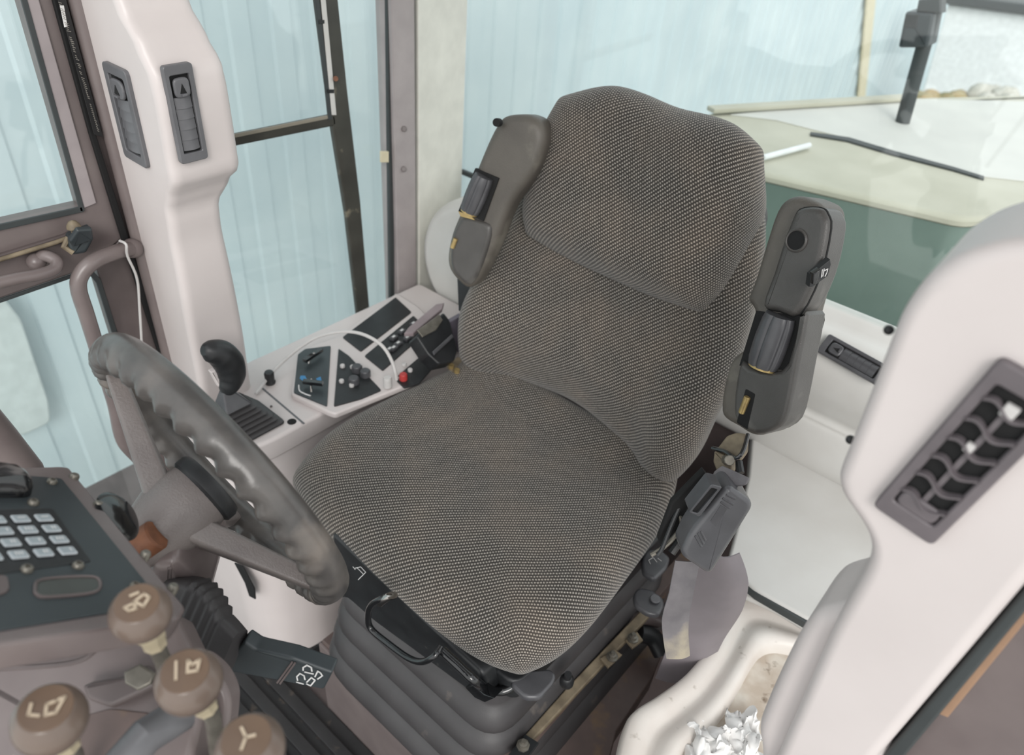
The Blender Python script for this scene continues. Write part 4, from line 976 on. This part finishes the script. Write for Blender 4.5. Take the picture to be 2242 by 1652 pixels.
for r_ in range(4):
    for c__ in range(4):
        q = o0+cR*r_+cC*c__; fkk = Fr(fk3.w(q.x, q.y), fk3.u*cC.x+fk3.v*cC.y, fk3.u*cR.x+fk3.v*cR.y)
        if fkk.n.dot(fk3.n) < 0: fkk = Fr(fkk.o, -fkk.u, fkk.v)
        k1, k2 = cC.length*.35, cR.length*.31
        ko = obj('key', slab(fkk.off(c=.0012), rrect(-k1, -k2, k1, k2, .0018), .0016, .0004), KEY, kp_)
        ki = obj('key_face', slab(fkk.off(c=.0016), rrect(-k1*.8, -k2*.72, k1*.8, k2*.72, .001), .0008, .0002), mat('key_face_grey', s2l('9fa9ae'), .4) if (r_+c__) == 0 else bpy.data.materials['key_face_grey'], ko)
        ff2 = fkk.off(c=.0017)
        L_ = [[(-k1*.4, 0), (k1*.4, 0)]] if r_ == 0 else [[(-k1*.35, -k2*.3), (-k1*.35, k2*.3)], [(0, -k2*.3), (0, k2*.3)], [(k1*.35, -k2*.3), (k1*.35, k2*.3)]][:1+(r_+c__) % 3]
        obj('key_symbol', lines2(ff2, L_, .0008, .0003), INKW, ko, wn=False)
for q in ((113, 1056), (72, 1102), (58, 1248), (170, 1240), (295, 1285)):
    c0 = fpf.w(*fpf.px(*q)); so = obj('screw', lathe(c0, fpf.n, [(.0045, 0), (.0045, .002), (.0035, .0035), (.002, .004), (.0018, .002), (0, .002)], 16), STEEL, pf)
for q in ((162, 1045), (215, 1105), (318, 1215), (378, 1288)):
    c0 = fip.w(*fip.px(*q)); obj('housing_screw', lathe(c0, fip.n, [(.0045, -.004), (.0045, .002), (.003, .004), (0, .004)], 14), STEEL, ip)
# oval recess
ov = spl2(fpf.pl([(72, 1290), (90, 1268), (200, 1262), (222, 1280), (205, 1300), (110, 1310), (80, 1306)]), 4)
if area(ov) < 0: ov = ov[::-1]
obj('oval_bezel', ringslab(fpf.off(c=.002), ov, inset(ov, .0022), .003, .003, .0006), BROWND, pf); obj('oval_window', slab(fpf.off(c=.0006), inset(ov, .002), .0006, .0002), mat('smoked_lens', s2l('4c4f4c'), .25), pf)
obj('side_bezel', slab(fpf.off(c=.002), spl2(fpf.pl([(-60, 1270), (5, 1262), (18, 1280), (10, 1300), (-60, 1310)]), 4), .003, .001), BROWND, pf)
# hooded black rotary at the left edge
hk = fpf.pl([(-60, 1040), (0, 1040), (40, 1050), (66, 1075), (60, 1088), (0, 1090), (-60, 1085)])
R = [[fpf.w(x, y, h) for x, y in inset(spl2(hk, 4) if area(spl2(hk, 4)) > 0 else spl2(hk, 4)[::-1], e)] for h, e in ((0, 0), (.008, .001), (.014, .004), (.017, .009))]
obj('hooded_switch', rings(R), GLOSSB, pf, label='black hooded switch')
# transparent-edged rim + black round gauge rim beyond the panel
gd = obj('black_dial_edge', lathe(P(258, 1130, t=.70), Fr(P(258, 1130, t=.70), RT, UP).u*.75+Fr(P(258, 1130, t=.70), RT, UP).v*.45+fwd*(-.08), [(.0, -.005), (.024, -.004), (.026, 0), (.020, .004), (0, .005)], 36), GLOSSB, None, label='dark disc-shaped dial edge between instrument panel and steering hub', cat='dial')
# rod at far left, running down to the dash
obj('wiper_pipe', tube([P(-60, 890, x=.30), P(0, 960, x=.30), P(60, 1035, x=.30)], .02, 14), BROWN, None, label='short brown pipe emerging behind the instrument panel at the left edge', cat='pipe')

# front housing of the dash below panel
dh = thing('dash_housing', P(150, 1480, t=.65), 'brown metal dash cabinet below the instrument panel behind the ball levers', 'dash')
def FT(px, py, t, nrm):
    n_ = V3(nrm).normalized(); f_ = Fr(P(px, py, t=t), RT, n_.cross(RT)); 
    if (CP-f_.o).dot(f_.n) < 0: f_ = Fr(f_.o, -f_.u, f_.v)
    return f_
fd1 = FT(150, 1400, .66, (-.6, -.1, .75))
obj('upper_front', slabpx(fd1, [(-200, 1400), (0, 1395), (380, 1335), (420, 1420), (440, 1560), (400, 1750), (-200, 1800)], .05, .008, .006), BROWN, dh)
fd2 = fd1.off(c=.002)
ov = spl2(fd2.pl([(-150, 1405), (0, 1402), (190, 1393), (212, 1405), (205, 1430), (150, 1456), (0, 1468), (-150, 1475)]), 4)
if area(ov) < 0: ov = ov[::-1]
obj('pull_recess_rim', ringslab(fd2, ov, inset(ov, .004), .003, .002, .001), BROWND, dh); obj('pull_recess', slab(fd2.off(c=-.0008), inset(ov, .004), .0006, .0001), BROWND, dh)
obj('hex_bracket', slabpx(fd1.off(c=.018), [(178, 1500), (200, 1490), (268, 1480), (320, 1452), (345, 1475), (338, 1502), (240, 1548), (190, 1530)], .012, .004, .003), BROWND, dh)
obj('hex_nut', slabpx(fd1.off(c=.021), [(270, 1470), (305, 1452), (338, 1472), (330, 1495), (300, 1510), (272, 1495)], .006, .002), STEEL, dh)
obj('rust_panel', slabpx(fd1.off(c=.001), [(170, 1570), (240, 1550), (330, 1560), (340, 1600), (230, 1660), (180, 1660)], .002, .001, .004), BROWNR, dh)
obj('grey_link', tube([P(250, 1690, t=.56), P(320, 1610, t=.57), P(400, 1560, t=.60)], .014, 14), VENT, dh)
obj('side_cheek', slabpx(FT(470, 1560, .68, (-.8, .2, .5)), [(430, 1440), (480, 1480), (505, 1530), (500, 1600), (470, 1700), (300, 1700), (350, 1560)], .03, .006, .01), BROWN, dh)

# ball levers
def lever(q, t, dpx, fer, bot, sym, label):
    c0 = P(*q, t=t); r = dpx/2/FPX*t
    L_ = thing('control_lever', P(*bot, t=t+.10), label, 'lever', group='ball-topped control levers')
    fdir = (P(*fer, t=t+.03)-c0).normalized(); axis = (-fdir)
    # cap faces up, toward the camera's left
    capd = (CP-c0).normalized()*1.0+UP*.62-RT*.22; capd.normalize()
    obj('ball_knob', lathe(c0, capd, [(r*math.sin(math.pi*i/18), -r*math.cos(math.pi*i/18)*.96) for i in range(0, 14)]+[(r*.745, r*.66), (r*.71, r*.69)], 36), BALL, L_)
    cf = Fr(c0+capd*(r*.675), RT-capd*RT.dot(capd), capd.cross(RT-capd*RT.dot(capd)))
    if cf.n.dot(capd) < 0: cf = Fr(cf.o, cf.u, -cf.v)
    co_ = obj('knob_cap', lathe(cf.o, capd, [(r*.70, 0), (r*.68, r*.05), (0, r*.08)], 32), BALLC, L_)
    k = r*.66; cf2 = cf.off(c=r*.084)
    obj('engraved_symbol', lines2(cf2, [[(a*k, b*k) for a, b in l] for l in sym], k*.13, .0006), INK, co_)
    obj('ferrule', lathe(c0+fdir*r*.86, fdir, [(.010, 0), (.0105, .008), (.0085, .012), (.0085, .02)], 8), mat('pale_ferrule', s2l('b9ad93'), .4, .2) if 'pale_ferrule' not in bpy.data.materials else bpy.data.materials['pale_ferrule'], L_)
    obj('shaft', tube([c0+fdir*r*1.1, P(*fer, t=t+.035)+fdir*.01, P(*bot, t=t+.16)], .0062, 12), STEEL, L_)
    return L_
bucket = [(.05, -.55), (.0, .1), (.15, .5), (.5, .6), (.7, .1), (.45, -.45), (.05, -.55)]
lever((308, 1342), .53, 130, (350, 1430), (380, 1560), [[(-.45, -.35), (-.2, -.5), (.1, -.35), (-.1, -.1), (-.45, -.35)], [(-.1, .0), (.2, .45), (.5, .3), (.4, -.2), (-.1, .0)], [(-.4, .3), (-.1, .5)]], 'taupe ball-topped lever nearest the instrument panel, three small marks on its cap')
lever((414, 1492), .525, 142, (458, 1558), (480, 1700), [[(-.5, .35), (-.25, -.45)], [(.0, .45), (.15, -.1), (.55, .0), (.5, .5), (.25, .25), (.0, .45)]], 'taupe ball-topped lever in front of the column boot, bar and bucket printed on its cap')
lever((110, 1575), .50, 152, (155, 1640), (190, 1760), [[(-.6, .05), (-.5, -.4), (-.1, -.4)], [(.0, .1), (.15, -.35), (.5, -.2), (.55, .5), (.3, .3), (.0, .1)]], 'taupe ball-topped lever furthest left, hook and bucket printed on its cap')
lever((548, 1640), .50, 150, (585, 1720), (600, 1850), [[(-.3, .4), (0, .0), (.35, .1)], [(0, 0), (-.05, -.5)]], 'taupe ball-topped lever at the bottom edge, forked mark on its cap')

# ================================================================== OUTSIDE
gd_ = obj('ground_outside', box(FZ(-1.6), -9, 9, -14, 8, -.05, 0), GROUND, None, kind='structure', label='pale ground outside')
# corrugated wall
g = G(); R = []
y = -14; pts = []
pitch = .19
while y < 3.5:
    pts += [(2.2, y), (2.2, y+pitch*.40), (2.190, y+pitch*.46), (2.190, y+pitch*.90), (2.2, y+pitch*.96)]; y += pitch
V = [V3((x, yy, z)) for z in (-1.6, 3.2) for x, yy in pts]; n = len(pts)
g.add(V+[v+V3((.03, 0, 0)) for v in V], [(i, i+1, n+i+1, n+i) for i in range(n-1)]+[(2*n+i, 3*n+i, 3*n+i+1, 2*n+i+1) for i in range(n-1)])
obj('sheet_metal_building', g, WALLB, None, label='pale blue corrugated sheet metal building wall outside the windows', cat='building', ang=20, wn=False)
# engine hood behind rear window
eh = thing('engine_hood', (0, -1.6, 0), 'dark green machine hood with a dusty pale top behind the rear window', 'hood')
hz = .72
e0, e1, e2 = P(1600, 360, z=hz), P(2110, 480, z=hz), P(2400, 470, z=hz)
b0, b1 = P(1500, 240, z=hz), P(2150, 385, z=hz)
hp = [(P(x, y, z=hz).x, P(x, y, z=hz).y) for x, y in ((1560, 352), (2110, 480), (2242, 472), (2420, 440), (2500, 200), (1990, 212), (1700, 236), (1540, 246))]
fhd = FZ(hz)
obj('hood_top', slab(fhd, rpoly(hp, .03), .03, .02, 5), HOODT, eh, label='dusty cream hood top')
obj('hood_side', rings([[V3((x, y, z)) for x, y in inset(rpoly(hp, .03) if area(rpoly(hp, .03)) > 0 else rpoly(hp, .03)[::-1], .006)] for z in (-.9, hz-.026)]), GREEN, eh)
obj('panel_gap', slabpx(FZ(hz+.006), [(1775, 288), (1860, 300), (1960, 330), (2090, 365), (2155, 385), (2155, 391), (2088, 371), (1955, 337), (1855, 307), (1775, 294)], .006, .001), SEAL, eh)
obj('rear_plate', slabpx(FZ(hz+.004), [(1600, 250), (1700, 262), (1850, 300), (2150, 385), (2380, 410), (2440, 225), (1990, 216), (1700, 240)], .004, .001), HOODL, eh)
obj('cream_strip', box(Fr(P(1670, 238, z=hz+.006), P(1990, 218, z=hz+.006)-P(1670, 238, z=hz+.006), Z), -.2, (P(1990, 218, z=hz)-P(1670, 238, z=hz)).length, 0, .015, -.02, .02, .004), HOODT, eh)
obj('white_rod', tube([P(1670, 345, z=hz+.012), P(1772, 318, z=hz+.012)], .008, 10), WHITE, None, label='short white rod lying on the dusty hood top', cat='rod')
# exhaust / work light post
xp = thing('lamp_post', P(1960, 260, z=hz), 'grey leaning post with a black square lamp beyond the hood', 'post')
obj('post_tube', tube([P(1975, 270, z=hz+.0), P(2045, 20, y=P(1975, 270, z=hz).y), P(2062, -60, y=P(1975, 270, z=hz).y)], .022, 12), SEAL, xp)
yy = P(1975, 270, z=hz).y
flp = FY(yy+.05)
obj('lamp_box', slabpx(flp, [(1982, 25), (2045, 28), (2030, 105), (1965, 105)], .10, .01, .01), PANELB, xp)
obj('lamp_face', slabpx(flp.off(c=.004), [(1982, 30), (2012, 32), (2005, 62), (1976, 60)], .01, .004), BLACK, xp)
obj('lamp_bracket', slabpx(flp, [(2010, 0), (2060, -10), (2060, 30), (2005, 26)], .06, .008), SEAL, xp)
# white building, roof edge, foliage
wbld = thing('white_building', (-1, -9, -1.6), 'white building with a dark roof edge in the distance', 'building')
fwb = FY(-9)
obj('building_wall', slabpx(fwb, [(2075, 10), (2900, 120), (2900, 330), (2010, 235)], .5, .02), WHITE, wbld)
obj('roof_edge', slabpx(FY(-8.9), [(2055, -15), (2900, 90), (2900, 120), (2060, 8)], .6, .02), SEAL, wbld)
random.seed(5)
bush = thing('bush', P(2050, 250, y=-7), 'blurred tan autumn bush beyond the hood', 'bush')
g = G()
for i in range(150):
    c0 = P(random.uniform(2000, 2110), random.uniform(215, 290), y=-7+random.uniform(-.3, .3)); g += ball(c0, random.uniform(.05, .10), 1, Z, 8, 6)
obj('foliage', g, TREE, bush)
g = G()
for i in range(90):
    c0 = P(random.uniform(2125, 2215), random.uniform(205, 285), y=-7.4+random.uniform(-.3, .3)); g += ball(c0, random.uniform(.05, .10), 1, Z, 8, 6)
obj('foliage', g, mat('pale_foliage', s2l('c9c6bd'), .9), thing('bush', P(2170, 250, y=-7.4), 'pale grey blurred bush right of the tan bush', 'bush'))
obj('reflection_sheet', slabpx(FX(2.12), [(-260, 560), (0, 640), (48, 700), (108, 880), (112, 925), (60, 950), (0, 968), (-260, 1010)], .03, .01, .02), mat('pale_reflection', s2l('c9d3d3'), .5), None, label='added pale sheet standing in for a reflection in the lower left window', cat='sheet')  # pale slab added outside to imitate a reflection in the door glass
obj('corner_strip', slabpx(FX(2.15), [(1905, -60), (1925, -60), (1895, 215), (1880, 215)], .03, .01), CREAM, None, label='cream vertical corner strip of the blue building wall', cat='trim strip')
